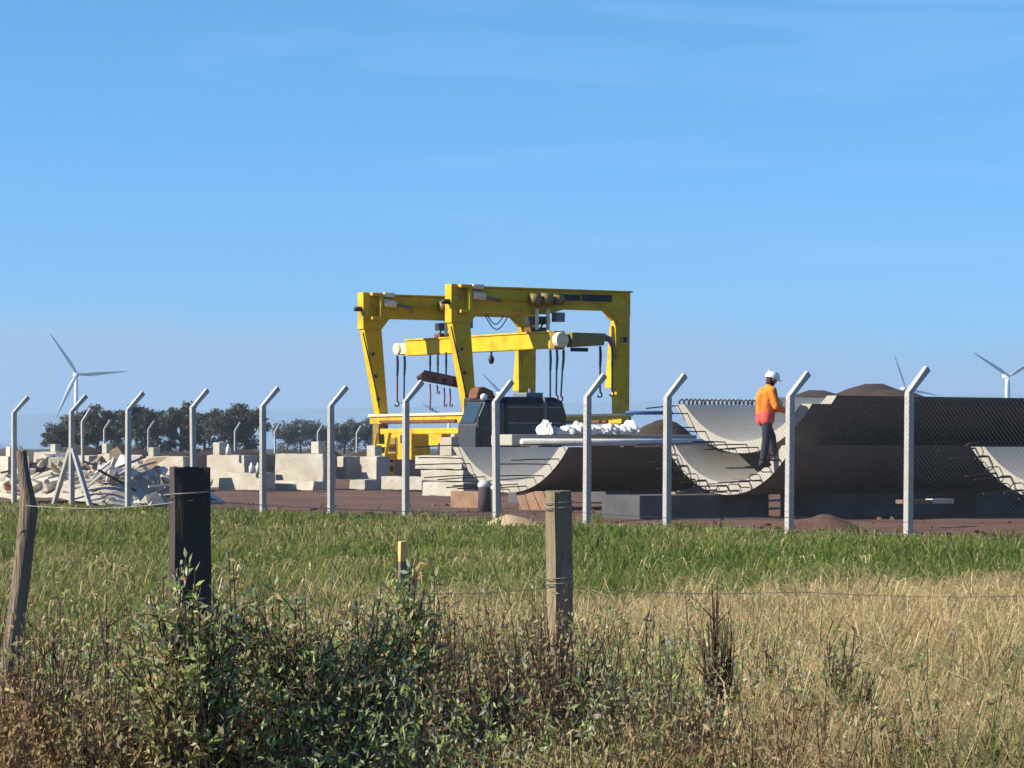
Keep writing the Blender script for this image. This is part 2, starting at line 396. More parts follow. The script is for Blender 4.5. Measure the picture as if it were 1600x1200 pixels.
def unit(rng, n):
    v = rng.normal(size=(n,3)); return v/np.linalg.norm(v,axis=1,keepdims=True)
def tree(cx, ytop, D, wpx, label, group, seed, flat=1.0, gap=0.0, leaves=6400):
    rng = np.random.default_rng(seed); r = empty('tree', (gx(cx,D),D,0), rng.random()*6)
    tag(r, label, 'tree', group)
    H = zz(ytop,D); W = wpx*D/FPX/2*1.2
    m = MB(); fork = H*(0.28+0.12*rng.random()); lean = rng.normal(size=2)*0.3
    m.tube([(0,0,-0.2),(lean[0]*0.4,lean[1]*0.4,fork*0.5),(lean[0],lean[1],fork)], [H*0.035,H*0.028,H*0.024], 8)
    m.build('trunk', 'bark', r, True)
    lm = MB(); centres = []
    n = 11
    for k in range(n):
        a = 2*math.pi*k/n + rng.normal()*0.25; rad = W*(0.25+0.62*rng.random()); zt = H*(0.98 - 0.30*(rad/W)**2*flat - 0.22*rng.random())
        e = Vector((math.cos(a)*rad, math.sin(a)*rad, zt-H*0.06)); s = Vector((lean[0],lean[1],fork*(0.75+0.25*rng.random())))
        mid = s.lerp(e,0.5) + Vector((math.cos(a)*W*0.12, math.sin(a)*W*0.12, -H*0.02))
        lm.tube([s, mid, e], [H*0.015,H*0.010,H*0.004], 5); centres.append((e, W*(0.20+0.12*rng.random())))
        for q in range(2):
            c2 = mid.lerp(e, 0.15+0.55*rng.random()) + Vector(tuple(rng.normal(size=3)*W*0.17)); c2.z -= H*0.06*rng.random()
            centres.append((c2, W*(0.15+0.12*rng.random())))
    for q in range(12):   # hanging lower foliage
        a = rng.random()*6.28; rad = W*(0.3+0.55*rng.random())
        centres.append((Vector((math.cos(a)*rad, math.sin(a)*rad, H*(0.10+0.48*rng.random()))), W*(0.20+0.14*rng.random())))
    lm.build('limb', 'bark', r, True)
    per = leaves//len(centres); V, Fs, Cs, off = [], [], [], 0
    for c, cr_ in centres:
        p = unit(rng, per)*(rng.random((per,1))**0.45)*cr_*np.array([1.15,1.15,0.75]) + np.array(c)
        sz = (0.14+0.20*rng.random(per))*H/9
        v, f = leaf_quads(p, unit(rng,per), unit(rng,per), sz*1.7, sz)
        g = np.array(TREE_GREEN[rng.integers(len(TREE_GREEN))])*(0.8+0.4*rng.random())
        Cs.append(np.repeat(g*(0.75+0.5*rng.random((per,1))),4,axis=0)); V.append(v); Fs.append(f+off); off += len(v)
    tinted('crown', np.concatenate(V), np.concatenate(Fs), np.concatenate(Cs), 'tree_leaf', r)
    return r
trees = [
 (88,655,470,46,'low dark tree at the left end of the grove, under the turbine blade'),
 (118,640,480,60,'broad dark tree directly below the far left turbine tower'),
 (150,624,470,62,'round topped dark tree right of the far left turbine'),
 (180,633,500,52,'dark tree with a notch of sky, between two left hand bent posts'),
 (213,627,465,60,'tall dark tree right behind the third bent post from the left'),
 (247,630,490,56,'dark tree midway between the third and fourth bent posts'),
 (282,624,470,60,'tall dark tree just left of the fourth bent post'),
 (318,634,505,46,'thin crowned tree right behind the fourth bent post'),
 (352,630,450,62,'tall dark tree alone left of the gap in the grove'),
 (385,624,455,60,'bushy dark tree just left of the fifth bent post'),
]
for i, (cx,yt,D,w,l) in enumerate(trees): tree(cx,yt,D,w,l,'dark grove behind the yard',100+i)
far = [(447,655,'bluish'),(470,652,''),(492,648,''),(516,652,''),(538,656,''),(556,650,''),(578,652,'')]
fl = ['hazy far tree at the left end of the lower row, right of the fifth post','hazy far tree above the tall square block stub',
      'hazy far tree with the highest crown left of the sixth bent post','hazy far tree directly behind the sixth bent post',
      'hazy low tree just right of the sixth bent post','hazy tree a little left of the gantry crane leg','hazy tree right behind the outer gantry crane leg']
for i, (cx,yt,_) in enumerate(far): tree(cx,yt,720,44,fl[i],'hazy tree row beside the crane',140+i, leaves=3600)
tree(622,672,760,40,'hazy low tree below the left crane girder','hazy tree row beside the crane',160,leaves=1200)
tree(12,690,900,60,'tiny distant tree on the horizon at the far left edge','hazy tree row beside the crane',161,leaves=900)

# ------------------------------------------------------------------ chain link fence with bent concrete posts
fence = empty('chain_link_fence', F0, 0)
tag(fence, 'long chain link fence on bent top concrete posts along the grass', 'fence')
PW, PB = 0.110, 2.27          # post width and height of the bend
ARM = (0.37, 0.37)
def post_mesh(bend, w0, w1):
    m = MB()
    q = lambda w, c, z: [(c-w/2,-w/2,z),(c+w/2,-w/2,z),(c+w/2,w/2,z),(c-w/2,w/2,z)]
    m.hexa(q(w0,0,-0.3), q(w1,0,bend))
    return m.mesh('post')
def arm_mesh(bend, w):
    m = MB(); c = w/2
    m.hexa([(-c,-c,bend+0.001),(c,-c,bend+0.001),(c,c,bend+0.001),(-c,c,bend+0.001)],
           [(ARM[0]-c*0.55,-c*0.85,bend+ARM[1]+0.05),(ARM[0]+c*0.75,-c*0.85,bend+ARM[1]-0.03),(ARM[0]+c*0.75,c*0.85,bend+ARM[1]-0.03),(ARM[0]-c*0.55,c*0.85,bend+ARM[1]+0.05)])
    return m.mesh('arm')
PM, AMm = post_mesh(PB, PW*1.04, PW), arm_mesh(PB, PW)
cols_px = [22,112,200,303,411,517,634,776,917,1042,1233,1419,1628,1850]
yaw_f = math.atan2(FN.y, FN.x)
leans = [0.3,-0.2,0.4,-0.6,0.5,0.6,0.2,-0.3,0.3,0.4,0.2,0.3,0,0]
postpts = []
for i, x in enumerate(cols_px):
    p = fP(x); postpts.append(p)
    o = link('post', PM, 'post_concrete', fence, 0.012); o.location = p - F0; o.rotation_euler = (R(leans[i]), R(rnd.uniform(-0.5,0.5)), yaw_f)
    a = link('arm', AMm, 'post_concrete', o, 0.012)
    o.scale.z = 1 + rnd.uniform(-0.012,0.02)
cp = fP(112) - F0
for s in (-1, 1):
    MB().beam(cp + FD*s*0.07 + Vector((0,0,1.38)), cp + FD*s*1.02 + Vector((0,0,-0.08)), 0.10, 0.10).build('brace', 'post_concrete', fence, bevel=0.01)
# chain link between the posts
def mesh_panel(p, q):
    d = q-p; L = d.length; dn = d.normalized(); H0, H1 = 0.06, 2.2; h = H1-H0; pitch = 0.085; r = 0.0013
    vs, fs = [], []
    def wire(a, za, b, zb):
        P, Q = p+dn*a, p+dn*b; o = len(vs); off = [(0,r*1.2),(FN.x*r,-r*0.7),(-FN.x*r,-r*0.7)]
        for (b0, zz_) in ((P,za),(Q,zb)):
            for k in range(3):
                sgn = (0,1,-1)[k]; vs.append((b0.x+FN.x*r*sgn, b0.y+FN.y*r*sgn, zz_+off[k][1]))
        for k in range(3): fs.append((o+k,o+(k+1)%3,o+3+(k+1)%3,o+3+k))
    x = -h
    while x < L:
        a, b = max(x,0), min(x+h,L)
        if b > a:
            wire(a, H0+(a-x), b, H0+(b-x)); wire(a, H1-(a-x), b, H1-(b-x))
        x += pitch
    me = bpy.data.meshes.new('mesh_panel'); me.from_pydata([(v[0]-F0.x,v[1]-F0.y,v[2]) for v in vs], [], fs); return me
for i in range(len(postpts)-1):
    link('mesh_panel', mesh_panel(postpts[i]-FN*0.075, postpts[i+1]-FN*0.075), 'mesh_wire', fence)
    for z in (0.07,):
        a, b = postpts[i]-F0-FN*0.08, postpts[i+1]-F0-FN*0.08
        MB().tube([a+Vector((0,0,z)), a.lerp(b,0.5)+Vector((0,0,z-0.012)), b+Vector((0,0,z))], 0.004, 4).build('tension_wire', 'wire', fence)

# side fence running away behind the yard
ff = empty('far_fence', (gx(163,125),125,0), 0); tag(ff, 'row of small pale bent posts far behind the concrete blocks', 'fence')
for x, D in ((130,90),(163,125),(232,128),(300,132),(367,136),(430,142),(497,150),(557,158)):
    o = link('post', PM, 'post_concrete', ff); o.location = Vector((gx(x,D),D,0)) - ff.location; o.rotation_euler = (0, R(rnd.uniform(-1,1)), yaw_f + R(rnd.uniform(-8,8)))
    link('arm', AMm, 'post_concrete', o); o.scale = (0.72,0.72,0.97)

# ------------------------------------------------------------------ gantry crane
cr0 = empty('gantry_crane', (-1.9,112,0), R(31.3))
tag(cr0, 'tall yellow mobile gantry crane with four legs and a hanging spreader beam', 'crane')
UL, VL, TOP = 7.2, 7.0, 7.5
def cpart(m, name, material, parent=cr0, bevel=0.02, smooth=False): return m.build(name, material, parent, smooth, bevel)
for yv in (0, VL):
    # cross girder: deep box with haunches over the legs
    m = MB(); b = 0.40
    prof = [(-0.35,TOP),(UL+0.36,TOP),(UL+0.36,TOP-0.95),(UL-0.36,TOP-1.10),(UL-0.75,TOP-0.72),(4.5,TOP-0.72),(3.8,TOP-0.92),(0.62,TOP-0.92),(0.26,TOP-1.349),(-0.35,TOP-1.349)]
    m.prism(prof, 1, yv-b/2, yv+b/2); g = cpart(m, 'cross_girder', 'yellow')
    cpart(MB().box(-0.36,UL+0.42,yv-b/2-0.10,yv+b/2+0.10,TOP+0.001,TOP+0.07), 'girder_flange', 'yellow', g)
    cpart(MB().box(0.78,UL-0.8,yv-b/2-0.09,yv-b/2-0.002,TOP-0.45,TOP-0.39), 'girder_rail', 'yellow', g)
    # end box with the hollow bracket
    e = cpart(MB().box(-0.62,-0.352,yv-0.26,yv+0.24,TOP-1.35,TOP+0.12), 'end_plate', 'yellow')
    br = MB(); y0, y1 = yv-0.52, yv-0.265
    br.box(-0.34,0.16,y0,y1,TOP-0.02,TOP+0.10); br.box(-0.34,0.16,y0,y1,TOP-0.98,TOP-0.86); br.box(0.02,0.16,y0,y1,TOP-0.859,TOP-0.021)
    cpart(br, 'end_bracket', 'yellow', e)
    cpart(MB().tube([(0.20,yv-0.45,TOP-0.30),(0.75,yv-0.42,TOP-0.34)], [0.17,0.14], 12), 'drive_motor', 'cream_steel', e, 0.0, True)
    cpart(MB().box(0.22,0.7,yv-0.5,yv-0.21,TOP-0.06,TOP+0.12), 'junction_box', 'cream_steel', e)
    cpart(MB().tube([(0.75,yv-0.36,TOP-0.34),(1.3,yv-0.33,TOP-0.42),(1.55,yv-0.3,TOP-0.46)], 0.05, 8), 'drive_shaft', 'steel_grey', e, 0.0, True)
    cpart(MB().tube([(-0.62,yv-0.1,TOP-0.55),(-0.92,yv-0.1,TOP-0.55)], 0.10, 10), 'end_lamp', 'black_metal', e, 0.0, True)
    # legs
    m = MB(); xl = 0.28
    m.hexa([(xl-0.16,yv-0.24,2.75),(xl+0.24,yv-0.24,2.75),(xl+0.24,yv+0.20,2.75),(xl-0.16,yv+0.20,2.75)],
           [(-0.56,yv-0.22,TOP-1.351),(0.24,yv-0.22,TOP-1.351),(0.24,yv+0.20,TOP-1.351),(-0.56,yv+0.20,TOP-1.351)])
    l1 = cpart(m, 'leg', 'yellow')
    pts = [(-0.40+0.62*t_, yv-0.10-0.04*t_, TOP-1.5-t_*3.0) for t_ in (0,0.3,0.6,1.0)]
    cpart(MB().tube([(p[0]-0.20*(1-k*0.18)-0.05, p[1]-0.20, p[2]) for k,p in enumerate(pts)], 0.028, 6), 'cable', 'black_metal', l1, 0)
    for zc in (5.1,4.2,3.3): cpart(MB().box(-0.42+ (6.15-zc)*0.135,-0.30+(6.15-zc)*0.135,yv-0.36,yv-0.265,zc,zc+0.12), 'cable_clamp', 'black_metal', l1, 0)
    m = MB(); xr = UL
    m.hexa([(xr-0.28,yv-0.20,2.75),(xr+0.30,yv-0.20,2.75),(xr+0.30,yv+0.18,2.75),(xr-0.28,yv+0.18,2.75)],
           [(xr-0.34,yv-0.18,TOP-0.98),(xr+0.35,yv-0.18,TOP-0.951),(xr+0.35,yv+0.18,TOP-0.951),(xr-0.34,yv+0.18,TOP-0.98)])
    l2 = cpart(m, 'leg', 'yellow')
    m = MB(); m.hexa([(xr-0.55,yv-0.26,3.75),(xr-0.30,yv-0.26,3.75),(xr-0.30,yv+0.26,3.75),(xr-0.55,yv+0.26,3.75)],
                     [(xr-0.46,yv-0.06,TOP-1.30),(xr-0.345,yv-0.06,TOP-1.30),(xr-0.345,yv+0.06,TOP-1.30),(xr-0.46,yv+0.06,TOP-1.30)])
    cpart(m, 'leg_gusset', 'yellow', l2)
    cpart(MB().box(xr-0.1,xr+0.1,yv-0.34,yv-0.222,5.55,5.75), 'junction_box', 'black_metal', l2, 0)
    cpart(MB().box(xr-1.9,xr-0.55,yv-0.26,yv-0.202,TOP-0.38,TOP-0.12), 'cable_tray', 'black_metal', g)
    cpart(MB().box(xr-3.0,xr-2.0,yv-0.26,yv-0.202,TOP-0.38,TOP-0.14), 'cable_tray', 'black_metal', g)
    # hoist trolley hanging on the girder
    tr = cpart(MB().box(3.0,3.75,yv-0.34,yv+0.34,TOP-1.32,TOP-1.03), 'hoist_trolley', 'black_metal')
    for xx in (3.05,3.55): cpart(MB().box(xx,xx+0.10,yv-0.46,yv-0.342,TOP-1.55,TOP-0.75), 'trolley_plate', 'cream_steel', tr, 0)
    for xx, rr_ in ((2.75,0.22),(3.25,0.25),(3.8,0.2)): cpart(MB().tube([(xx,yv-0.52,TOP-0.38),(xx+0.38,yv-0.52,TOP-0.40)], rr_, 12), 'hoist_motor', 'yellow_dull', tr, 0, True)
    cpart(MB().box(3.95,4.35,yv-0.46,yv-0.1,TOP-1.22,TOP-0.86), 'control_box', 'steel_grey', tr)
    for xx in (3.12,3.60): cpart(MB().tube([(xx,yv,TOP-1.33),(xx-0.2,yv,5.86)], 0.035, 6), 'hoist_rope', 'black_metal', tr, 0)
    cpart(MB().box(2.95,3.6,yv-0.30,yv+0.30,5.82,6.05), 'hook_block', 'rust', tr)
# sill girders, bogies, wheels
for x0, s in ((0.30,1),(UL,1)):
    sl_ = cpart(MB().box(x0-0.24,x0+0.24,-0.45,VL+0.45,2.36,2.749), 'sill_girder', 'yellow')
    cpart(MB().box(x0-0.32,x0+0.32,-0.46,VL+0.46,2.66,2.752), 'sill_flange', 'cream_steel', sl_, 0)
    cpart(MB().box(x0-0.34,x0-0.245,0.5,VL-0.5,2.40,2.50), 'side_rail', 'rust', sl_, 0)
    cpart(MB().box(x0-0.18,x0+0.18,0.3,VL-0.3,1.95,2.17), 'lower_girder', 'yellow', sl_)
    for yv in (0.0, VL):
        bo = cpart(MB().box(x0-0.22,x0+0.22,yv-0.26,yv+0.26,1.45,2.358), 'bogie', 'yellow_dull')
        cpart(MB().prism([(yv-0.3,1.45),(yv+0.3,1.45),(yv+0.12,0.66),(yv-0.12,0.66)], 0, x0-0.33,x0-0.24), 'fork_plate', 'yellow', bo)
        cpart(MB().prism([(yv-0.3,1.45),(yv+0.3,1.45),(yv+0.12,0.66),(yv-0.12,0.66)], 0, x0+0.24,x0+0.33), 'fork_plate', 'yellow', bo)
        w = cpart(MB().tube([(x0-0.22,yv,0.76),(x0-0.19,yv,0.76),(x0+0.19,yv,0.76),(x0+0.22,yv,0.76)], [0.62,0.75,0.75,0.62], 24), 'tyre', 'rubber', bo, 0.03)
        cpart(MB().tube([(x0-0.23,yv,0.76),(x0+0.23,yv,0.76)], 0.36, 16), 'rim', 'yellow', bo, 0)
# power pack with step ladder, hung from the left sill
pk = cpart(MB().box(-0.75,0.08,2.6,4.8,0.95,1.94), 'power_pack', 'yellow')
cpart(MB().box(-0.80,-0.751,2.75,3.4,1.6,1.9), 'vent_panel', 'black_metal', pk, 0)
cpart(MB().box(-0.775,-0.752,3.7,4.3,1.15,1.8), 'access_door', 'yellow_dull', pk, 0)
for k in range(4): cpart(MB().box(-1.28+0.07*k,-0.78,3.9-k*0.02,4.9,0.35+0.36*k,0.47+0.36*k), 'step', 'yellow', pk)
for yy in (3.90,4.88): cpart(MB().beam((-1.34,yy,0.22),(-0.98,yy,2.0),0.05,0.14), 'stringer', 'yellow', pk)
pk2 = cpart(MB().box(-0.5,0.08,0.7,1.7,1.50,1.94), 'fuel_tank', 'yellow')
cpart(MB().tube([(0.0,0.3,1.9),(-0.5,-0.2,1.85),(-0.7,-0.6,1.65),(-0.55,-0.85,1.35)], 0.10, 8), 'hose', 'cream_steel', pk2, 0, True)
# spreader beam
p0, p1 = Vector((3.1,-1.7,5.5)), Vector((2.25,8.1,5.46)); sd = (p1-p0).normalized(); sr = Vector((sd.y,-sd.x,0))
sp = cpart(MB().beam(p0, p1, 0.40, 0.60), 'spreader_beam', 'yellow')
cpart(MB().beam(p0+Vector((0,0,0.335)), p1+Vector((0,0,0.335)), 0.50, 0.06), 'spreader_flange', 'yellow', sp, 0)
cpart(MB().beam(p0-sd*0.02-Vector((0,0,0)), p0-sd*0.30, 0.50, 0.70), 'end_cap', 'yellow_dull', sp)
cpart(MB().tube([p0-sd*0.32+sr*0.12-Vector((0.2,0,0)), p0-sd*0.62+sr*0.12-Vector((0.2,0,0))], 0.30, 16), 'swivel', 'cream_steel', sp, 0.03)
cpart(MB().beam(p1+sd*0.02, p1+sd*0.5, 0.34, 0.44), 'end_cap', 'cream_steel', sp)
cpart(MB().tube([p1+sd*0.62-sr*0.25, p1+sd*0.62+sr*0.25], 0.24, 14), 'swivel', 'cream_steel', sp, 0.02)
q0 = p0 + Vector((0.45,-0.32,0.03)); q1 = q0 + Vector((1.75,0.0,0.02))
ar = cpart(MB().hexa([(q0.x,q0.y-0.2,q0.z-0.30),(q1.x-0.3,q1.y-0.2,q1.z-0.22),(q1.x-0.3,q1.y+0.2,q1.z-0.22),(q0.x,q0.y+0.2,q0.z-0.30)],
                     [(q0.x,q0.y-0.2,q0.z+0.27),(q1.x-0.2,q1.y-0.2,q1.z+0.24),(q1.x-0.2,q1.y+0.2,q1.z+0.24),(q0.x,q0.y+0.2,q0.z+0.27)]), 'spreader_arm', 'yellow_dull', sp)
cpart(MB().tube([q1+Vector((-0.22,0,0.1)), q1+Vector((0.1,0,0.02)), q1+Vector((0.22,0,-0.22))], [0.14,0.12,0.10], 8), 'arm_tip', 'steel_grey', sp, 0)
cpart(MB().box(q0.x+0.1,q0.x+0.8,q0.y-0.1,q0.y+0.1,q0.z-0.45,q0.z-0.305), 'arm_block', 'black_metal', sp)
def sling(p, Ls, sway=0.0):
    p = Vector(p); e = p + Vector((sway,0,-Ls)); k = p.lerp(e,0.45)
    s = MB().tube([p,p.lerp(e,0.2)+Vector((0.02,0,0)),k], [0.045,0.055,0.045], 6).build('sling', 'chain_blue', cr0)
    MB().tube([k, e], 0.035, 6).build('sling_tail', 'chain_red' if rnd.random() < 0.5 else 'chain_blue', s)
    h = [e + Vector((0.10*math.sin(a)-0.02, 0, -0.12-0.10*(1-math.cos(a))+0.1)) for a in [i*0.55 for i in range(9)]]
    MB().tube(h, 0.032, 6).build('hook', 'chain_red', s)
for dx, l_, sw in ((-0.18,1.85,0),(0.16,1.75,-0.03)): sling(p1 + sd*0.6 + Vector((dx,0,-0.28)), l_, sw)

for dx, l_, sw in ((-0.35,1.8,0),(-0.05,1.7,-0.03),(0.25,1.75,-0.12)): sling(p0 - sd*0.2 + Vector((dx,0,-0.36)), l_, sw)
for dx, l_ in ((-0.35,1.75),(0.2,1.7)): sling(q1 + Vector((dx,0,-0.24)), l_)
bl = MB().tube([p0.lerp(p1,0.42)+Vector((0,0,-0.31)), p0.lerp(p1,0.42)+Vector((0,0,-0.5))], 0.04, 6)
bl.ball(p0.lerp(p1,0.42)+Vector((0,0,-0.62)), 0.15, sc=(0.8,0.8,1.2)); bl.build('lifting_weight', 'black_metal', cr0, True)
# festoon cable loops under the front girder
for a_, b_, dz in ((0.85,1.9,0.55),(0.95,1.7,0.35)):
    MB().tube([(a_+(b_-a_)*t_, -0.26, TOP-1.02-dz*math.sin(math.pi*min(1,t_*1.0))) for t_ in [i/10 for i in range(11)]], 0.022, 5).build('festoon_cable', 'black_metal', cr0)

# dark lifting frame hanging askew from the spreader
DL = 115.5
lf = empty('lifting_frame', px(687,594,DL)); tag(lf, 'dark tilted lifting frame hung on slings left of the near crane leg', 'lifting frame')
lq = lambda x, y, dy=0: px(x,y,DL) - lf.location + Vector((0,dy,0))
MB().beam(lq(658,588), lq(722,600), 0.55, 0.34).build('frame_beam', 'boom_red', lf, bevel=0.03)
MB().beam(lq(662,580,-0.02), lq(720,592,-0.02), 0.36, 0.10).build('top_rail', 'black_metal', lf, bevel=0.02)
MB().tube([lq(652,592), lq(664,587)], [0.10,0.17], 10).build('end_boss', 'black_metal', lf)
for xa, xb in ((668,676),(684,692),(700,708)): MB().box(lq(xa,0).x,lq(xb,0).x,-0.30,-0.277,-0.14-(xa-687)*0.004,0.10-(xa-687)*0.004).build('rib', 'boom_red', lf)
for x, y0, y1 in ((672,600,640),(683,602,614),(694,606,634),(703,607,634)):
    h_ = MB().tube([lq(x,y0,-0.1), lq(x+1,(y0+y1)/2,-0.1), lq(x,y1,-0.1), lq(x+3,y1+2,-0.1), lq(x+4,y1-3,-0.1)], 0.035, 6).build('hanging_hook', 'chain_red', lf)
for x, yt in ((672,551),(684,550),(697,549)):
    MB().tube([lq(x,yt+1,0.0), lq(x,(yt+584)/2,0.0), lq(x,584+(x-672)*0.18,0.0)], [0.045,0.055,0.035], 6).build('sling', 'chain_blue', lf)

# ------------------------------------------------------------------ excavator
ex = empty('excavator', (gx(775,100),100,0), TH); ex.scale = (0.83,1,1)
tag(ex, 'black tracked excavator parked under the yellow crane, its cab to the left', 'excavator')
# local: -x front, -y towards the viewer's right
for s in (-1,1):
    tk = MB(); yc = s*1.1; poly = [(-2.0,0.40),(-1.75,0.1),(1.75,0.1),(2.0,0.40),(1.85,0.78),(-1.85,0.78)]
    tk.prism(poly, 1, yc-0.3, yc+0.3); t_ = tk.build('track', 'rubber', ex, bevel=0.05)
    for k in range(5): MB().tube([(-1.4+0.7*k,yc-0.33,0.36),(-1.4+0.7*k,yc+0.33,0.36)], 0.17, 12).build('roller', 'black_metal', t_)
MB().box(-0.8,0.8,-0.8,0.8,0.5,1.0).build('undercarriage', 'black_metal', ex)
MB().box(-1.75,2.0,-1.3,1.3,1.002,1.3).build('platform', 'excavator_black', ex, bevel=0.03)
hs = MB().prism([(-0.55,1.302),(2.1,1.302),(2.4,1.6),(2.45,2.5),(2.25,2.98),(1.85,3.12),(-0.55,3.12)], 1, -1.3, 1.3).build('engine_house', 'excavator_black', ex, bevel=0.06)
MB().box(-0.5,2.1,-1.33,-1.302,1.36,2.18).build('side_door', 'excavator_grey', hs, bevel=0.01)
for zc in (2.22,2.75): MB().box(-0.5,2.1,-1.36,-1.303,zc,zc+0.05).build('trim_strip', 'steel_grey', hs)
for k in range(5): MB().box(0.2,1.3,-1.34,-1.302,2.30+k*0.08,2.34+k*0.08).build('louvre', 'black_metal', hs)
MB().box(1.22,1.32,-1.42,-1.303,1.7,3.1).build('stay', 'steel_grey', hs)
MB().tube([(1.3,-0.5,3.10),(1.3,-0.5,3.42)], 0.09, 10).build('exhaust', 'steel_grey', hs)
MB().box(0.75,1.6,-0.9,-0.1,3.125,3.28).build('engine_cover', 'steel_grey', hs, bevel=0.03)
# cab
cb = MB(); cab_f = [(-2.12,1.302),(-0.68,1.302),(-0.68,2.95),(-1.62,2.95),(-2.10,2.15)]
cb.prism(cab_f, 1, -1.3, -0.25); c_ = cb.build('cab', 'excavator_grey', ex, bevel=0.04)
def pane(poly): MB().prism(poly, 1, -1.312, -1.302).build('window', 'cab_glass', c_)
pane([(-1.98,2.10),(-1.45,2.10),(-1.45,2.82),(-1.58,2.82)])
pane([(-1.34,1.98),(-0.80,1.98),(-0.80,2.82),(-1.34,2.82)])
fw = MB(); n1 = Vector((-0.909,0,0.42))
fw.add([(-2.07,-1.2,2.22),(-2.07,-0.35,2.22),(-1.67,-0.35,2.89),(-1.67,-1.2,2.89),(-2.10,-1.2,2.24),(-2.10,-0.35,2.24),(-1.70,-0.35,2.91),(-1.70,-1.2,2.91)],
       [(0,1,2,3),(7,6,5,4),(0,4,5,1),(1,5,6,2),(2,6,7,3),(3,7,4,0)]); fw.build('windscreen', 'cab_glass', c_)
MB().box(-1.9,-1.3,-1.33,-1.302,1.5,1.95).build('door_panel', 'excavator_black', c_, bevel=0.01)
MB().box(-1.25,-0.72,-1.33,-1.302,1.4,1.9).build('door_panel', 'excavator_grey', c_, bevel=0.01)
MB().tube([(-1.28,-1.36,1.95),(-1.28,-1.36,2.55)], 0.02, 6).build('grab_rail', 'steel_grey', c_)
MB().box(-1.62,-0.70,-1.25,-0.3,2.952,3.03).build('cab_roof', 'excavator_black', c_, bevel=0.02)
MB().ball((-1.62,-1.22,3.10), 0.15, sc=(1.1,0.7,0.8)).build('work_lamp', 'lamp_white', c_, True)
MB().box(-0.84,-0.74,-1.2,-1.0,3.031,3.28).build('marker_lamp', 'lamp_white', c_, bevel=0.02)
MB().prism([(-1.75,3.06),(-0.75,3.06),(-0.9,3.32),(-1.35,3.46),(-1.6,3.4)], 1, -0.9, -0.4).build('roof_guard', 'rust', c_, bevel=0.04)
MB().box(-2.12,-2.0,-1.5,-1.36,2.1,2.45).build('mirror', 'black_metal', c_)
# boom, stick and bucket folded low in front of the cab
bm_ = MB().prism([(-0.9,1.30),(-1.0,1.62),(-1.7,1.80),(-2.25,1.74),(-2.5,1.5),(-2.4,1.3),(-2.15,1.42),(-1.7,1.46),(-1.3,1.2)], 1, 0.0, 0.42).build('boom', 'boom_red', ex, bevel=0.04)
MB().tube([(-1.4,0.52,1.2),(-2.1,0.52,1.5)], 0.08, 8).build('boom_cylinder', 'steel_grey', bm_)
MB().prism([(-2.32,1.66),(-2.6,1.55),(-2.62,0.75),(-2.45,0.75),(-2.22,1.4)], 1, 0.08, 0.34).build('stick', 'boom_red', ex, bevel=0.03)
MB().prism([(-2.72,0.85),(-2.42,0.85),(-2.02,0.6),(-1.97,0.25),(-2.27,0.06),(-2.72,0.10),(-2.67,0.22),(-2.32,0.3),(-2.42,0.6)], 1, -0.35, 0.75).build('bucket', 'black_metal', ex, bevel=0.02)

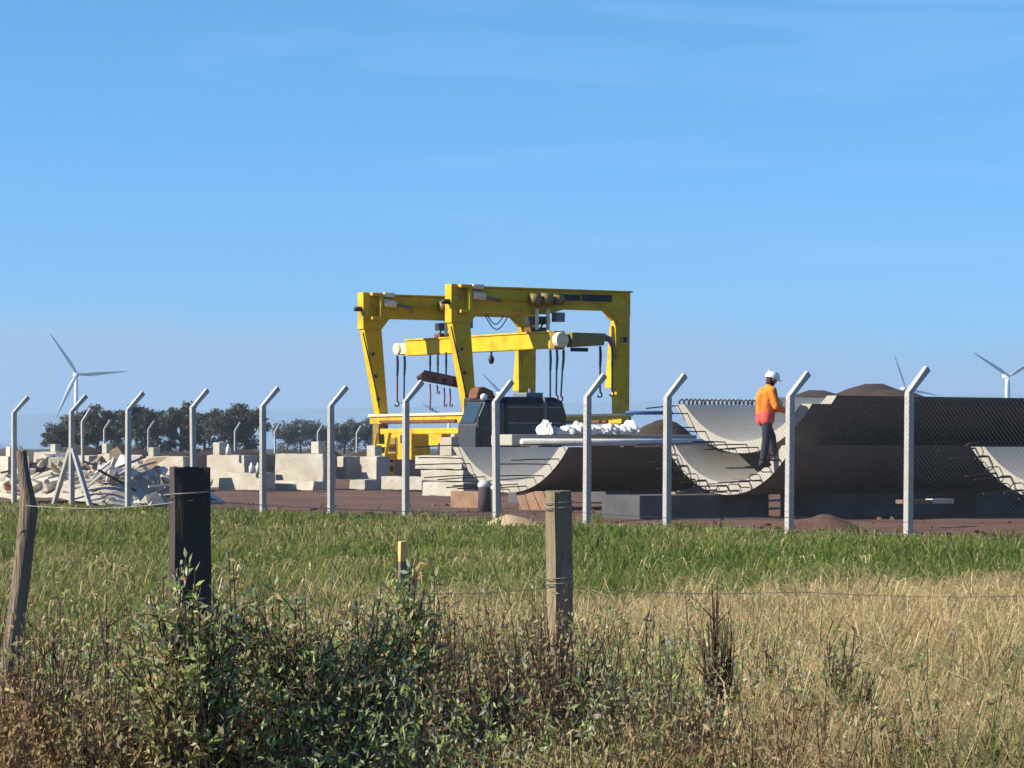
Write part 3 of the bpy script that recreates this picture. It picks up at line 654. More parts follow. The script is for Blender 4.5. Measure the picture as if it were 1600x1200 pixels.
# ------------------------------------------------------------------ concrete shell segments
def shell(corner, chord, sag, thick, length, zb, tilt, label, group, seed, bars=True, barlen=1.3, dark=True, stubs=False, step=0.34, hooks=False, a_from=-1.0):
    """corner: the near (A side) end of the chord on the visible end; the shell runs along B"""
    rg = random.Random(seed)
    Ro = (chord*chord/4 + sag*sag)/(2*sag); ph = math.asin(min(1,chord/2/Ro)); Ri = Ro-thick
    mid = Vector(corner) - A*(chord/2)
    r = empty('concrete_shell_segment', (mid.x,mid.y,zb), TH); r.rotation_euler = (R(tilt),0,TH)
    tag(r, label, 'concrete segment', group)
    n = 30; m = MB()
    def pt(rad, a, x): return (x, rad*math.sin(a), Ro - rad*math.cos(a))
    for x in (0, length):
        for i in range(n+1):
            a = -ph + 2*ph*i/n; m.v.append(pt(Ro,a,x))
        phi_ = math.acos(min(1.0, Ro*math.cos(ph)/Ri))
        for i in range(n+1):
            a = -phi_ + 2*phi_*i/n; m.v.append(pt(Ri,a,x))
    k = n+1; o2 = 2*k
    sk = MB(); sk.v = list(m.v)
    for i in range(n):
        m.f.append((i, i+1, o2+i+1, o2+i)); m.f.append((k+i, o2+k+i, o2+k+i+1, k+i+1))
        m.f.append((i, k+i, k+i+1, i+1)); m.f.append((o2+i, o2+i+1, o2+k+i+1, o2+k+i))
    m.f.append((0, o2, o2+k, k)); m.f.append((n, k+n, o2+k+n, o2+n))
    me = m.mesh('shell_body'); me.materials.append(MATS['shell_concrete']); me.materials.append(MATS['shell_shade'])
    if dark:   # outer skin and rims take a darker concrete with shade put into its colour
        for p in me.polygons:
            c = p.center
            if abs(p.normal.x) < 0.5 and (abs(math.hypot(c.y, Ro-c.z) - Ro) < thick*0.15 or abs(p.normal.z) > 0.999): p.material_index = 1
    o = link('shell_body', me, None, r); me.shade_smooth()
    es = o.modifiers.new('split', 'EDGE_SPLIT'); es.split_angle = R(35)
    if bars:
        rm = MB().tube([(0.05,0,0),(-barlen*0.5,0,-0.008),(-barlen,0,-0.03)], 0.014, 6).mesh('rebar')
        cnt = int(2*ph*Ro/step)
        for i in range(cnt+1):
            a = -ph*0.96 + 2*ph*0.96*i/cnt
            if a < a_from*ph: continue
            rad = Ro - thick*(0.3 if i % 2 else 0.72)
            b = link('rebar', rm, 'rebar', r); b.location = pt(rad,a,0); b.scale.x = rg.uniform(0.75,1.05); b.rotation_euler = (0, R(rg.uniform(-2.5,2.5)), R(rg.uniform(-4,4)))
            if hooks:
                pa, pb = Vector(pt(Ro-thick*0.22,a,-0.02)), Vector(pt(Ro-thick*0.80,a,-0.02)); ou = Vector((-0.20,0,0))
                MB().tube([pa,pa+ou,pa.lerp(pb,0.5)+ou*1.3,pb+ou,pb], 0.012, 6).build('rebar_loop', 'rebar', r)
    if stubs:
        sm = MB().tube([(0,-0.03,-0.03),(0.03,-0.05,0.06),(0.01,0,0.11),(-0.03,0.05,0.06),(0,0.03,-0.03)], 0.020, 5).mesh('edge_loop')
        cnt = int(length/0.11)
        for i in range(min(cnt,24)):
            a = ph; b = link('edge_loop', sm, 'rebar', r); b.location = (0.06+i*0.11, chord/2-thick*0.75, sag); b.rotation_euler = (R(-12+rg.uniform(-10,10)),0,R(rg.uniform(-25,25)))
    return r
GS = 'curved concrete segments stored in the yard'
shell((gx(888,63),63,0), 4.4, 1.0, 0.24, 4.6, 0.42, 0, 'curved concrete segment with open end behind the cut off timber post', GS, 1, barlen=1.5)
c2 = Vector((gx(1238,55),55,0))
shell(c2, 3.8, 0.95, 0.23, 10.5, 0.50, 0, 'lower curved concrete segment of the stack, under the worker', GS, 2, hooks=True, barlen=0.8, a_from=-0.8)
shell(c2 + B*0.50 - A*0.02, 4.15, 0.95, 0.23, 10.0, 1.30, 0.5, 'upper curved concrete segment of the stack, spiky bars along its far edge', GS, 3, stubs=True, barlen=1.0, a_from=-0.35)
c3 = c2 - A*5.0 + B*5.6
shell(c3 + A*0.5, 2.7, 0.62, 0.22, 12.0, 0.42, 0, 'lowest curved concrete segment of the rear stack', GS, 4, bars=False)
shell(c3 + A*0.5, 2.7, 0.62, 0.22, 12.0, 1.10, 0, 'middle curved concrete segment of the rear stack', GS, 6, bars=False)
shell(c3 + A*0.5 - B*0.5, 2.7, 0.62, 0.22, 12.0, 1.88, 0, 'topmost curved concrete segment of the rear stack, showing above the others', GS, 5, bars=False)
c4 = Vector((gx(1517,50.2),50.2,0)) + A*4.0
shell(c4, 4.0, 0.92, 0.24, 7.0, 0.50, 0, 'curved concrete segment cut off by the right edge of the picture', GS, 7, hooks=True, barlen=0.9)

# supports under the shells
def yard_box(name, base, lx, ly, z0, z1, material, label, cat, group=None, bevel=0.02, yaw=TH):
    o = MB().box(0,lx,0,ly,z0,z1).build(name, material, None, bevel=bevel); o.location = (base.x,base.y,0); o.rotation_euler = (0,0,yaw)
    return tag(o, label, cat, group)
GB = 'dark supports under the segments'
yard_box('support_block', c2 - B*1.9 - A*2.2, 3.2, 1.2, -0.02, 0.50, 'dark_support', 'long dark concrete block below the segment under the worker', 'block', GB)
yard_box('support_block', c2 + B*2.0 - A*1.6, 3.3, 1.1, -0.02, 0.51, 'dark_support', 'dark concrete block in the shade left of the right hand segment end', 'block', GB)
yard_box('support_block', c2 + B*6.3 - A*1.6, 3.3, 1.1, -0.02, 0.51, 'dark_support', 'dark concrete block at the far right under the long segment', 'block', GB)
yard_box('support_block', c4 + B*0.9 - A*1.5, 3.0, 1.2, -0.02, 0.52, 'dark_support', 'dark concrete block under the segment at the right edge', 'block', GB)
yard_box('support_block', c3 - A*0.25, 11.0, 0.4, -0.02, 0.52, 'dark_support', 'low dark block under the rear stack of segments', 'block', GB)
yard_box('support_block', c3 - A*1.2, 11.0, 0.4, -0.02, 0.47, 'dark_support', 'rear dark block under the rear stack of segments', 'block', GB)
c1 = Vector((gx(888,63),63,0))
o = MB().prism([(-0.55,0.02),(0.55,0.02),(0.7,0.46),(-0.7,0.46)], 0, 0, 0.5).build('timber_pier', 'timber', None, bevel=0.02); o.location = c1 + B*0.1 - A*1.4; o.rotation_euler = (0,0,TH)
tag(o, 'brown trapezoid timber pier below the open segment end', 'pier')
o = MB().prism([(-0.5,0.02),(0.5,0.02),(0.6,0.46),(-0.6,0.46)], 0, 0, 0.5).build('timber_pier', 'timber', None, bevel=0.02); o.location = c1 + B*3.6 - A*2.0; o.rotation_euler = (0,0,TH)
tag(o, 'dark timber pier in the shadow below the middle segment', 'pier')
yard_box('timber_baulk', c1 + B*0.0 - A*3.2, 0.3, 1.3, 0.04, 0.43, 'timber', 'pale timber baulk under the left side of the open segment', 'baulk')
# upright drums and small things beside the first shell
for x, D, h, r_, l in ((757,62,0.62,0.13,'short dark post with a white cap left of the eighth bent post'),(775,63,0.55,0.1,'second short dark post hidden behind the eighth bent post')):
    e = empty('marker_post', (gx(x,D),D,0)); tag(e, l, 'post', 'short capped marker posts')
    MB().tube([(0,0,-0.05),(0,0,h)], [r_*1.1,r_], 12).build('shaft', 'rubble_dark', e, True)
    MB().ball((0,0,h), r_*1.15, sc=(1,1,0.7)).build('cap', 'sack_white', e, True)
# planks lying across
def plank(x0,x1,y,D0,D1,w,h,material,label,cat='plank'):
    a, b = px(x0,y,D0), px(x1,y,D1); o = MB().beam(a,b,w,h).build('plank', material, None, bevel=0.008); return tag(o, label, cat, 'planks lying about the segments')
plank(1405,1452,784,49.6,50.6,0.14,0.07,'timber','brown plank end beside the rightmost bent post')
plank(1452,1485,783,50.62,51.4,0.14,0.08,'sack_white','short white board lying right of the rightmost bent post')
plank(1052,1098,771,57.5,58.3,0.10,0.06,'rubble_tan','pale pinkish plank low beside the tenth bent post')
# soil heap between supports
def heap(name, cx, cy, rx, ry, h, material, seed, yaw=0, n=22, rough=0.25, z0=-0.02):
    vs, fs = [], []
    for j in range(n+1):
        for i in range(n+1):
            u, v = 2*i/n-1, 2*j/n-1; rr = min(1, math.hypot(u,v)); b = (math.cos(math.pi*rr)+1)/2
            k = noise.noise(Vector((u*2.2+seed,v*2.2,seed))); k2 = noise.noise(Vector((u*6+seed,v*6,seed)))
            vs.append((u*rx, v*ry, h*b*(1+rough*2*k) + h*rough*0.4*k2*b))
    for j in range(n):
        for i in range(n):
            a = j*(n+1)+i; fs.append((a,a+1,a+n+2,a+n+1))
    me = bpy.data.meshes.new(name); me.from_pydata(vs,[],fs); me.shade_smooth()
    o = link(name, me, material); o.location = (cx,cy,z0); o.rotation_euler = (0,0,yaw); return o
tag(heap('soil_heap', gx(1275,50.0), 50.0, 1.25, 0.45, 0.30, 'soil', 3.3), 'low reddish soil heap beside the bent post right of the worker', 'heap', 'soil heaps in the yard')
for i, (x,w,y,D) in enumerate(((1288,40,607,92),(1352,46,601,94),(1400,44,606,93),(1258,30,612,91))):
    H = zz(y,D)
    tag(heap('spoil_heap', gx(x,D), D, w*D/FPX*6.5, 6.5, H*1.0, 'soil_dark', 5.1+i, rough=0.03), ['dark spoil heap left of the highest one, above the long segments','highest dark spoil heap above the long segments','dark spoil heap right of the highest one, beside the bent post','smallest dark spoil heap nearest the worker'][i], 'heap', 'dark spoil heaps behind the segments')
tag(heap('soil_heap', gx(1026,90), 90, 3.4, 2.6, zz(656,90), 'soil_dark', 9.2, rough=0.08), 'dark brown soil heap right of the white sacks', 'heap', 'soil heaps in the yard')
tag(heap('sand_heap', gx(798,53.2), 53.2, 0.75, 0.55, 0.20, 'sand', 2.2, rough=0.1), 'flat pale sand heap at the foot of the eighth bent post', 'heap')

# long slab and beam with white sacks behind the first segment
s0 = Vector((gx(800,72),72,0)); LS = 5.8; pz = zz(691,70.6)
yard_box('slab_stack', s0, LS, 0.9, pz-0.077, zz(680,72)+0.02, 'shell_concrete', 'grey slab carrying the white sacks', 'slab')
pp = MB().tube([(-0.1,0,0),(LS+0.9,0,0)], 0.09, 12).build('long_pipe', 'rubble_white', None, True); pp.location = Vector((s0.x,s0.y,pz)) + A*0.55; pp.rotation_euler = (0,0,TH-R(4))
tag(pp, 'long pale round pipe lying in front of the white sacks', 'pipe')
for k, tt in enumerate((0.4, 2.9, 5.3)):
    yard_box('stillage', s0 + B*tt + A*0.75, 0.3, 1.5, -0.02, pz-0.078, 'dark_support', ['dark stand under the left end of the slab with sacks','dark stand under the middle of the slab with sacks','dark stand under the right end of the slab with sacks'][k], 'stand', 'stands under the sack slab')
def sack_mesh(seed):
    bm = bmesh.new(); bmesh.ops.create_icosphere(bm, subdivisions=3, radius=1)
    for v in bm.verts:
        n = noise.noise(v.co*1.6+Vector((seed,0,0)))*0.35 + noise.noise(v.co*4+Vector((seed,3,0)))*0.34 + noise.noise(v.co*9+Vector((seed,7,0)))*0.20
        v.co *= 1+n
        if v.co.z < -0.45: v.co.z = -0.45
        if v.co.z > 0.35 and abs(v.co.x) < 0.5: v.co.z += 0.35*max(0, noise.noise(v.co*3+Vector((seed,9,2))))
    me = bpy.data.meshes.new('sack'); bm.to_mesh(me); bm.free(); return me
zt = zz(680,72)+0.02
sl_lab = ['pointed white sack at the left end of the slab','small slumped white sack second from the left','low white sack left of the ninth bent post','white sack with peaked top just left of the ninth bent post',
          'white sack hidden behind the ninth bent post','broad white sack just right of the ninth bent post','flat white sack midway along the right half of the slab','lumpy white sack second from the right end','white sack at the right end of the slab','white scrap sack lying on top of the right hand sacks']
for i, (x, w, h) in enumerate(((852,10,20),(867,16,11),(885,17,13),(902,14,18),(918,18,14),(938,20,13),(952,18,14),(966,18,13),(977,13,14),(985,9,19))):
    D = 72.4 + (x-800)/FPX*30; s = FPX/D
    o = link('sack', sack_mesh(3.7*i+1), 'sack_white'); o.scale = (w/s*0.62, 0.28, h/s*0.72); o.location = (gx(x,D), D+0.2, zt+0.32*h/s)
    o.rotation_euler = (0,0,TH); tag(o, sl_lab[i], 'sack', 'white sacks on the slab')
# blue pipe rail
bpz = zz(645,86)
bp = empty('pipe_rail', (gx(1018,86),86,0)); tag(bp, 'blue pipe rail on stands left of the tenth bent post', 'rail')
MB().tube([(-0.75,0,bpz),(0.62,0.2,bpz)], 0.055, 8).build('pipe', 'blue_pipe', bp, True)
for xx in (-0.7,0.58): MB().beam((xx,0.1,-0.05),(xx,0.1,bpz-0.05),0.06,0.06).build('stand', 'steel_grey', bp)

# ------------------------------------------------------------------ concrete blocks in a row
GC = 'pale concrete blocks standing in a row'
def block(x0, x1, yt, yb, D, thick, label, stub=None, material='concrete', cat='block', foot=None):
    L = (x1-x0)*D/FPX/0.578/(1.0+0.02); zt_, zb_ = zz(yt,D), zz(yb,D)
    base = Vector((gx(x1,D),D,0))
    e = empty('concrete_block', (base.x,base.y,max(0,zb_)), TH); tag(e, label, cat, GC); z0 = max(0,zb_); zt_ -= z0; zb_ -= z0
    rg = random.Random(int(x0))
    j = lambda: rg.uniform(-0.015,0.015)
    bb_ = MB().hexa([(j(),j(),zb_),(thick+j(),j(),zb_),(thick+j(),L+j(),zb_),(j(),L+j(),zb_)], [(j(),j(),zt_),(thick+j(),j(),zt_+j()),(thick+j(),L+j(),zt_+j()),(j(),L+j(),zt_)]).build('block_body', material, e)
    bm = bmesh.new(); bm.from_mesh(bb_.data); bmesh.ops.subdivide_edges(bm, edges=bm.edges[:], cuts=7, use_grid_fill=True)
    for v in bm.verts:
        n3 = noise.noise_vector(v.co*2.3+Vector((x0,0,0)))*0.022 + noise.noise_vector(v.co*7+Vector((x0,5,0)))*0.014
        k_ = len([1 for f in v.link_faces]); v.co += n3 + (Vector((thick/2,L/2,(zt_+zb_)/2))-v.co)*(0.02 if any(ed.calc_face_angle(0) > 0.5 for ed in v.link_edges) else 0)
    bm.to_mesh(bb_.data); bm.free()
    if stub:
        sx0, sx1, syt = stub; s = FPX/D; l0 = (x1-sx1)/s/0.578; l1 = (x1-sx0)/s/0.578
        MB().box(thick*0.25,thick*0.8,l0,l1,zt_+0.001,zz(syt,D)-z0).build('stub', material, e, bevel=0.02)
    if foot:
        fx0, fx1, fyt = foot; s = FPX/D; l0 = (x1-fx1)/s/0.578; l1 = (x1-fx0)/s/0.578
        MB().box(-0.25,-0.003,l0,l1,0,zz(fyt,D)-z0).build('foot', material, e, bevel=0.03)
    return e
block(-14,13,713,752,93,0.5,'pale block at the left edge, left of the first bent post',(0,9,698))
block(40,88,706,752,96,0.4,'pale block behind the kinked wooden post',(70,80,694))
block(100,140,712,752,95,0.4,'pale block between the braces of the second bent post')
block(147,173,709,752,92,0.4,'pale greyish block with a square stub, right of the braced post',(150,159,693))
block(206,286,713,748,92,0.45,'wide pale block between the third post and the dark timber post',(214,224,699))
block(310,382,711,763,94,0.5,'wide pale block right of the dark timber post with a stub and a bottle',(318,330,691))
block(328,408,739,766,91,0.5,'low pale block carrying two white bottles')
block(418,505,709,762,94,0.5,'big pale block between fifth and sixth bent posts with a tall stub',(478,491,690),foot=None)
block(420,490,752,766,90.5,0.4,'low pale foot block below the big block with tall stub')
block(524,541,713,748,95,0.6,'narrow pale block right of the sixth bent post')
block(559,589,713,749,94,0.5,'pale block with rounded stub below the outer crane leg',(566,580,696))
block(543,570,750,765,91,0.6,'small low pale block below the rounded stub block')
block(590,660,745,766,91,0.5,'long low pale block left of the seventh bent post')
block(643,722,712,733,86,0.5,'pale block lying right of the seventh bent post with a stub',(680,699,683))
block(652,724,735,752,84,0.5,'pale slab block in the middle of the stack beside the segment')
block(655,724,754,776,82,0.5,'lowest pale block of the stack beside the segment')
for x, y0, y1, l in ((384,722,740,'left one of two white bottles on the low block'),(394,722,740,'right one of two white bottles on the low block'),(348,693,711,'white bottle standing on the wide block beside its stub')):
    D = 90.8 if y1 == 740 else 93.8; o = empty('bottle', (gx(x,D)+0.15,D+0.35,zz(y1,D)+0.0)); h = (y1-y0)*D/FPX*0.95
    tag(o, l, 'bottle', 'white bottles on the blocks')
    MB().tube([(0,0,0),(0,0,h*0.62),(0,0,h*0.78),(0,0,h*0.86),(0,0,h)], [0.085,0.085,0.045,0.035,0.035], 12).build('bottle_body', 'sack_white', o, True)

# ------------------------------------------------------------------ rubble pile
def chunk_mesh(seed, flat=1.0):
    rg = random.Random(seed); bm = bmesh.new()
    for _ in range(14):
        bm.verts.new((rg.uniform(-1,1)*rg.uniform(0.6,1), rg.uniform(-1,1)*rg.uniform(0.6,1), rg.uniform(-1,1)*flat))
    r = bmesh.ops.convex_hull(bm, input=bm.verts[:]); bmesh.ops.delete(bm, geom=[g for g in r['geom_interior'] if isinstance(g, bmesh.types.BMVert)], context='VERTS')
    me = bpy.data.meshes.new('chunk'); bm.to_mesh(me); bm.free(); return me
KM = ['rubble_cream']*10 + ['rubble_white']*9 + ['rubble_grey']*3 + ['rubble_tan']*2 + ['rubble_red']*1 + ['rubble_dark']*4
CH = {}
def chunk_obj(k, material, parent):
    key = (k, material)
    if key not in CH:
        me = chunk_mesh(k, 1.0 if k % 3 else 0.25); me.materials.append(MATS[material]); CH[key] = me
    return link('chunk' if k % 3 else 'slab_piece', CH[key], None, parent)
rp = empty('rubble_pile', fP(120) + FN*2.8); tag(rp, 'pile of broken concrete, slabs and scrap behind the fence at the left', 'rubble')
def rh(u, w):    # along the fence, away from it
    return 1.2*max(0,1-((w-2.6)/2.7)**2)*min(1,max(0.12 if u < 7 else 0,(6.0-u)/2.8))*(0.75+0.4*noise.noise(Vector((u*0.8,w*0.8,2))))
rg = random.Random(5)
def rpos(u, w, z=0): return fP(0) + FD*u + FN*w + Vector((0,0,z)) - rp.location
vs, fs = [], []
for j in range(15):
    for i in range(46):
        u, w = -3.2+i*0.2, 0.3+j*0.37; q = rpos(u,w, rh(u,w)*0.86*min(1,max(0,(6.0-u-0.75*w)/1.2))-0.03); vs.append(tuple(q))
for j in range(14):
    for i in range(45):
        a = j*46+i; fs.append((a,a+1,a+47,a+46))
me = bpy.data.meshes.new('rubble_core'); me.from_pydata(vs,[],fs); link('rubble_core', me, 'rubble_cream', rp)
for i in range(430):
    u = rg.uniform(-3,6.6); w = rg.uniform(0.4,3.2) if i < 190 else rg.uniform(2,4.6); h = rh(u,w)
    if u + 0.75*w > 6.3 or (h < 0.02 and rg.random() < 0.6): continue
    k = rg.randrange(15); o = chunk_obj(k, rg.choice(KM), rp); s = rg.choice([0.08,0.10,0.12,0.14,0.18,0.24,0.32]); h *= min(1,max(0,(6.3-u-0.75*w)/1.2))
    o.scale = (s*rg.uniform(0.8,1.7), s*rg.uniform(0.6,1.1), s*rg.uniform(0.55,1.0)); o.location = rpos(u,w,h+s*0.15); o.rotation_euler = (rg.uniform(-0.7,0.7),rg.uniform(-0.7,0.7),rg.uniform(0,6.3))
for i in range(16):   # long bars and boards poking out
    u = rg.uniform(-2.5,4.6); w = rg.uniform(0.6,2.4); h = rh(u,w); d = Vector((rg.uniform(-1,1),rg.uniform(-0.4,0.4),rg.uniform(-0.5,0.6))).normalized(); L = rg.uniform(0.5,1.1)
    MB().beam(rpos(u,w,h+0.18)-d*L/2, rpos(u,w,h+0.18)+d*L/2, rg.uniform(0.07,0.14), 0.05).build('broken_board', rg.choice(['rubble_cream','rubble_white','rubble_dark','rubble_cream']), rp)
# small clods along the edge of the yard
V, Fc = [], []
cms = [chunk_mesh(50+i) for i in range(5)]
for i in range(520):
    x = rg.uniform(60,1640); p = fP(x) + FN*abs(rg.gauss(0.5,0.7)) if i < 330 else fP(x) + FN*rg.uniform(0.3,9)
    s = rg.choice([0.02,0.03,0.04,0.05,0.08]) * (1.25 if i % 19 == 0 else 1); me = rg.choice(cms); o = len(V); M = Matrix.Rotation(rg.uniform(0,6.3),3,'Z')
    for v in me.vertices: q = M @ (v.co*s); V.append((p.x+q.x*1.4,p.y+q.y,0.05+q.z*0.8))
    Fc += [tuple(a+o for a in f.vertices) for f in me.polygons]
me = bpy.data.meshes.new('soil_clods'); me.from_pydata(V,[],Fc); tag(link('soil_clods', me, 'soil'), 'reddish clods scattered along the edge of the bare soil', 'clods', kind='stuff')

# ------------------------------------------------------------------ worker
wp = c2 - B*0.10 - A*0.66
wk = empty('person', (wp.x, wp.y, 1.05), R(22))
tag(wk, 'person in orange jacket, dark trousers and white helmet standing on a segment', 'person')
def limbs(caps, name, material, voxel, parent, sm=6):
    m = MB()
    for p0_, r0, p1_, r1 in caps: m.capsule(p0_, r0, p1_, r1)
    o = m.build(name, material, parent); rm = o.modifiers.new('remesh','REMESH'); rm.mode = 'VOXEL'; rm.voxel_size = voxel; rm.use_smooth_shade = True
    s = o.modifiers.new('smooth','SMOOTH'); s.iterations = sm; s.factor = 0.5
    return o
# x forward, y left, z up
hipL, hipR = (0.0,0.095,0.93), (0.0,-0.095,0.93)
kneL, kneR = (0.20,0.12,0.55), (-0.04,-0.12,0.52)
ankL, ankR = (0.26,0.13,0.17), (-0.12,-0.13,0.09)
shL, shR = (0.05,0.19,1.42), (0.05,-0.19,1.42)
elL, elR = (0.13,0.27,1.13), (0.10,-0.27,1.13)
wrL, wrR = (0.36,0.16,1.06), (0.35,-0.13,1.05)
caps = [(hipL,0.085,kneL,0.056),(kneL,0.056,ankL,0.038),(hipR,0.085,kneR,0.056),(kneR,0.056,ankR,0.038),
        ((0,0.06,0.95),0.105,(0.0,0.07,1.15),0.10),((0,-0.06,0.95),0.105,(0.0,-0.07,1.15),0.10),((0,0.07,1.15),0.10,(0.04,0.09,1.38),0.105),((0,-0.07,1.15),0.10,(0.04,-0.09,1.38),0.105),
        ((0.04,0.08,1.40),0.075,shL,0.06),((0.04,-0.08,1.40),0.075,shR,0.06),(shL,0.052,elL,0.042),(elL,0.042,wrL,0.028),(shR,0.052,elR,0.042),(elR,0.042,wrR,0.028),
        ((0.06,0,1.44),0.058,(0.11,0,1.55),0.055),((0.13,0,1.58),0.076,(0.15,0,1.645),0.092),((0.17,0,1.585),0.052,(0.175,0,1.61),0.055),
        ((0.215,0,1.615),0.014,(0.238,0,1.60),0.014),((0.125,0.09,1.625),0.016,(0.12,0.093,1.65),0.018),((0.125,-0.09,1.625),0.016,(0.12,-0.093,1.65),0.018)]
for w_, s in ((wrL,1),(wrR,-1)):
    w_ = Vector(w_); caps.append((w_, 0.026, w_+Vector((0.06,0,-0.008)), 0.034)); caps.append((w_+Vector((0.05,0.018*s,-0.004)),0.022,w_+Vector((0.075,0.024*s,-0.008)),0.02))
    for k, (dy, l1) in enumerate(((0.030,0.036),(0.010,0.042),(-0.010,0.038),(-0.029,0.030))):
        b0 = w_+Vector((0.085,dy*s,-0.008)); b1 = b0+Vector((l1,0,-0.018)); b2 = b1+Vector((0.010,0,-0.030)); caps.append((b0,0.0095,b1,0.009)); caps.append((b1,0.009,b2,0.008))
    b0 = w_+Vector((0.03,-0.030*s,-0.01)); b1 = b0+Vector((0.03,-0.022*s,-0.015)); b2 = b1+Vector((0.028,0.004*s,-0.012)); caps.append((b0,0.012,b1,0.010)); caps.append((b1,0.010,b2,0.009))
body = limbs(caps, 'body', 'skin', 0.009, wk, 2)
limbs([((0,0.075,0.96),0.118,hipL,0.112),((0,-0.075,0.96),0.118,hipR,0.112),(hipL,0.108,kneL,0.082),(kneL,0.080,(ankL[0],ankL[1],ankL[2]-0.03),0.072),(hipR,0.108,kneR,0.082),(kneR,0.080,(ankR[0],ankR[1],ankR[2]-0.02),0.072)], 'trousers', 'navy', 0.016, wk, 4)
jk = [((0.0,0.075,0.93),0.128,(0.0,0.08,1.15),0.122),((0.0,-0.075,0.93),0.128,(0.0,-0.08,1.15),0.122),((0,0.08,1.15),0.122,(0.035,0.09,1.36),0.128),((0,-0.08,1.15),0.122,(0.035,-0.09,1.36),0.128),((-0.05,0,1.05),0.10,(-0.03,0,1.36),0.11),
      ((0.04,0.07,1.41),0.095,shL,0.082),((0.04,-0.07,1.41),0.095,shR,0.082),(shL,0.078,elL,0.068),(elL,0.068,(0.32,0.18,1.07),0.052),(shR,0.078,elR,0.068),(elR,0.068,(0.31,-0.15,1.06),0.052),((0.07,0,1.44),0.085,(0.085,0,1.49),0.078)]
jk = [(a, ra*1.10, b, rb*1.10) for a, ra, b, rb in jk] + [((-0.07,0,1.02),0.12,(-0.075,0,1.32),0.115)]
jo = limbs(jk, 'jacket', 'vest_orange', 0.013, wk, 3)
limbs([((0.0,0.082,0.90),0.146,(0.0,0.082,0.99),0.146),((0.0,-0.082,0.90),0.146,(0.0,-0.082,0.99),0.146),((-0.06,0,0.91),0.12,(-0.065,0,0.98),0.125)], 'jacket_hem', 'vest_pink', 0.014, jo, 3)
def ring(z, rx, ry, cx, r_, name, material, parent):
    pts = [(cx+rx*math.cos(a), ry*math.sin(a), z) for a in [2*math.pi*i/28 for i in range(29)]]
    m = MB()
    for i in range(28):
        a, b = Vector(pts[i]), Vector(pts[i+1]); n_ = Vector(((a.x-cx)/rx, a.y/ry, 0)).normalized()*0.004
        m.add([a-Vector((0,0,r_)),b-Vector((0,0,r_)),b+Vector((0,0,r_)),a+Vector((0,0,r_)),a-Vector((0,0,r_))+n_,b-Vector((0,0,r_))+n_,b+Vector((0,0,r_))+n_,a+Vector((0,0,r_))+n_], [(0,1,2,3),(7,6,5,4),(0,4,5,1),(1,5,6,2),(2,6,7,3),(3,7,4,0)])
    return m.build(name, material, parent)
for (a, nm) in ((ankL,0),(ankR,1)):
    limbs([((a[0]-0.03,a[1],a[2]-0.035),0.052,(a[0],a[1],a[2]+0.05),0.055),((a[0],a[1],a[2]-0.045),0.045,(a[0]+0.14,a[1],a[2]-0.05),0.038)], 'boot', 'boot', 0.012, wk, 2)
limbs([((0.105,0,1.585),0.086,(0.13,0,1.65),0.098)], 'hair', 'hair', 0.012, wk, 2)
hv, n_ = MB(), 20
prof = [(0.133,0),(0.134,0.03),(0.126,0.07),(0.106,0.105),(0.070,0.128),(0.03,0.137),(0.002,0.138)]
for r_, z in prof:
    for j in range(n_): a = 2*math.pi*j/n_; hv.v.append((r_*1.10*math.cos(a), r_*0.95*math.sin(a), z))
for i in range(len(prof)-1):
    for j in range(n_): hv.f.append((i*n_+j, i*n_+(j+1)%n_, (i+1)*n_+(j+1)%n_, (i+1)*n_+j))
hl = hv.build('helmet', 'helmet', wk, True); hl.location = (0.145,0,1.655); hl.rotation_euler = (0,R(16),0)
sm_ = hl.modifiers.new('solid','SOLIDIFY'); sm_.thickness = 0.006
br_ = [( -0.05 if abs(a) > 1.55 else 0.146*math.cos(a)+0.055*math.cos(a)**2, 0.128*math.sin(a)) for a in [math.pi*(i/14-0.5) for i in range(15)]]
MB().prism([(x,y) for x,y in br_], 2, 0.0, 0.012).build('brim', 'helmet', hl)
MB().prism([(-0.12,-0.014),(0.10,-0.014),(0.10,0.014),(-0.12,0.014)], 2, 0.115, 0.142).build('ridge', 'helmet', hl, bevel=0.006)

# ------------------------------------------------------------------ wooden posts with wire in the foreground
wf = empty('wire_fence', (gx(870,14.4),14.4,0)); tag(wf, 'old wooden post and wire fence in the foreground weeds', 'fence')
def log_mesh(name, pts, rads, n, seed, sq=0.0, rough=0.11):
    vs, fs = [], []
    for i, (p, r_) in enumerate(zip(pts, rads)):
        for j in range(n):
            a = 2*math.pi*j/n + math.pi/4; c, s = math.cos(a), math.sin(a); k = 1.0
            if sq: m_ = max(abs(c),abs(s)); k = (1-sq) + sq/m_*0.86
            k *= 1 + rough*noise.noise(Vector((c*2,s*2,p[2]*3.5+seed))) + rough*0.7*noise.noise(Vector((c*5,s*5,p[2]*1.2+seed)))
            vs.append((p[0]+c*r_*k, p[1]+s*r_*k, p[2] + (0.012*noise.noise(Vector((c*3,s*3,seed))) if i == len(pts)-1 else 0)))
    for i in range(len(pts)-1):
        for j in range(n): fs.append((i*n+j, i*n+(j+1)%n, (i+1)*n+(j+1)%n, (i+1)*n+j))
    fs.append(tuple((len(pts)-1)*n+j for j in range(n)))
    me = bpy.data.meshes.new(name); me.from_pydata(vs,[],fs); me.shade_smooth(); return me
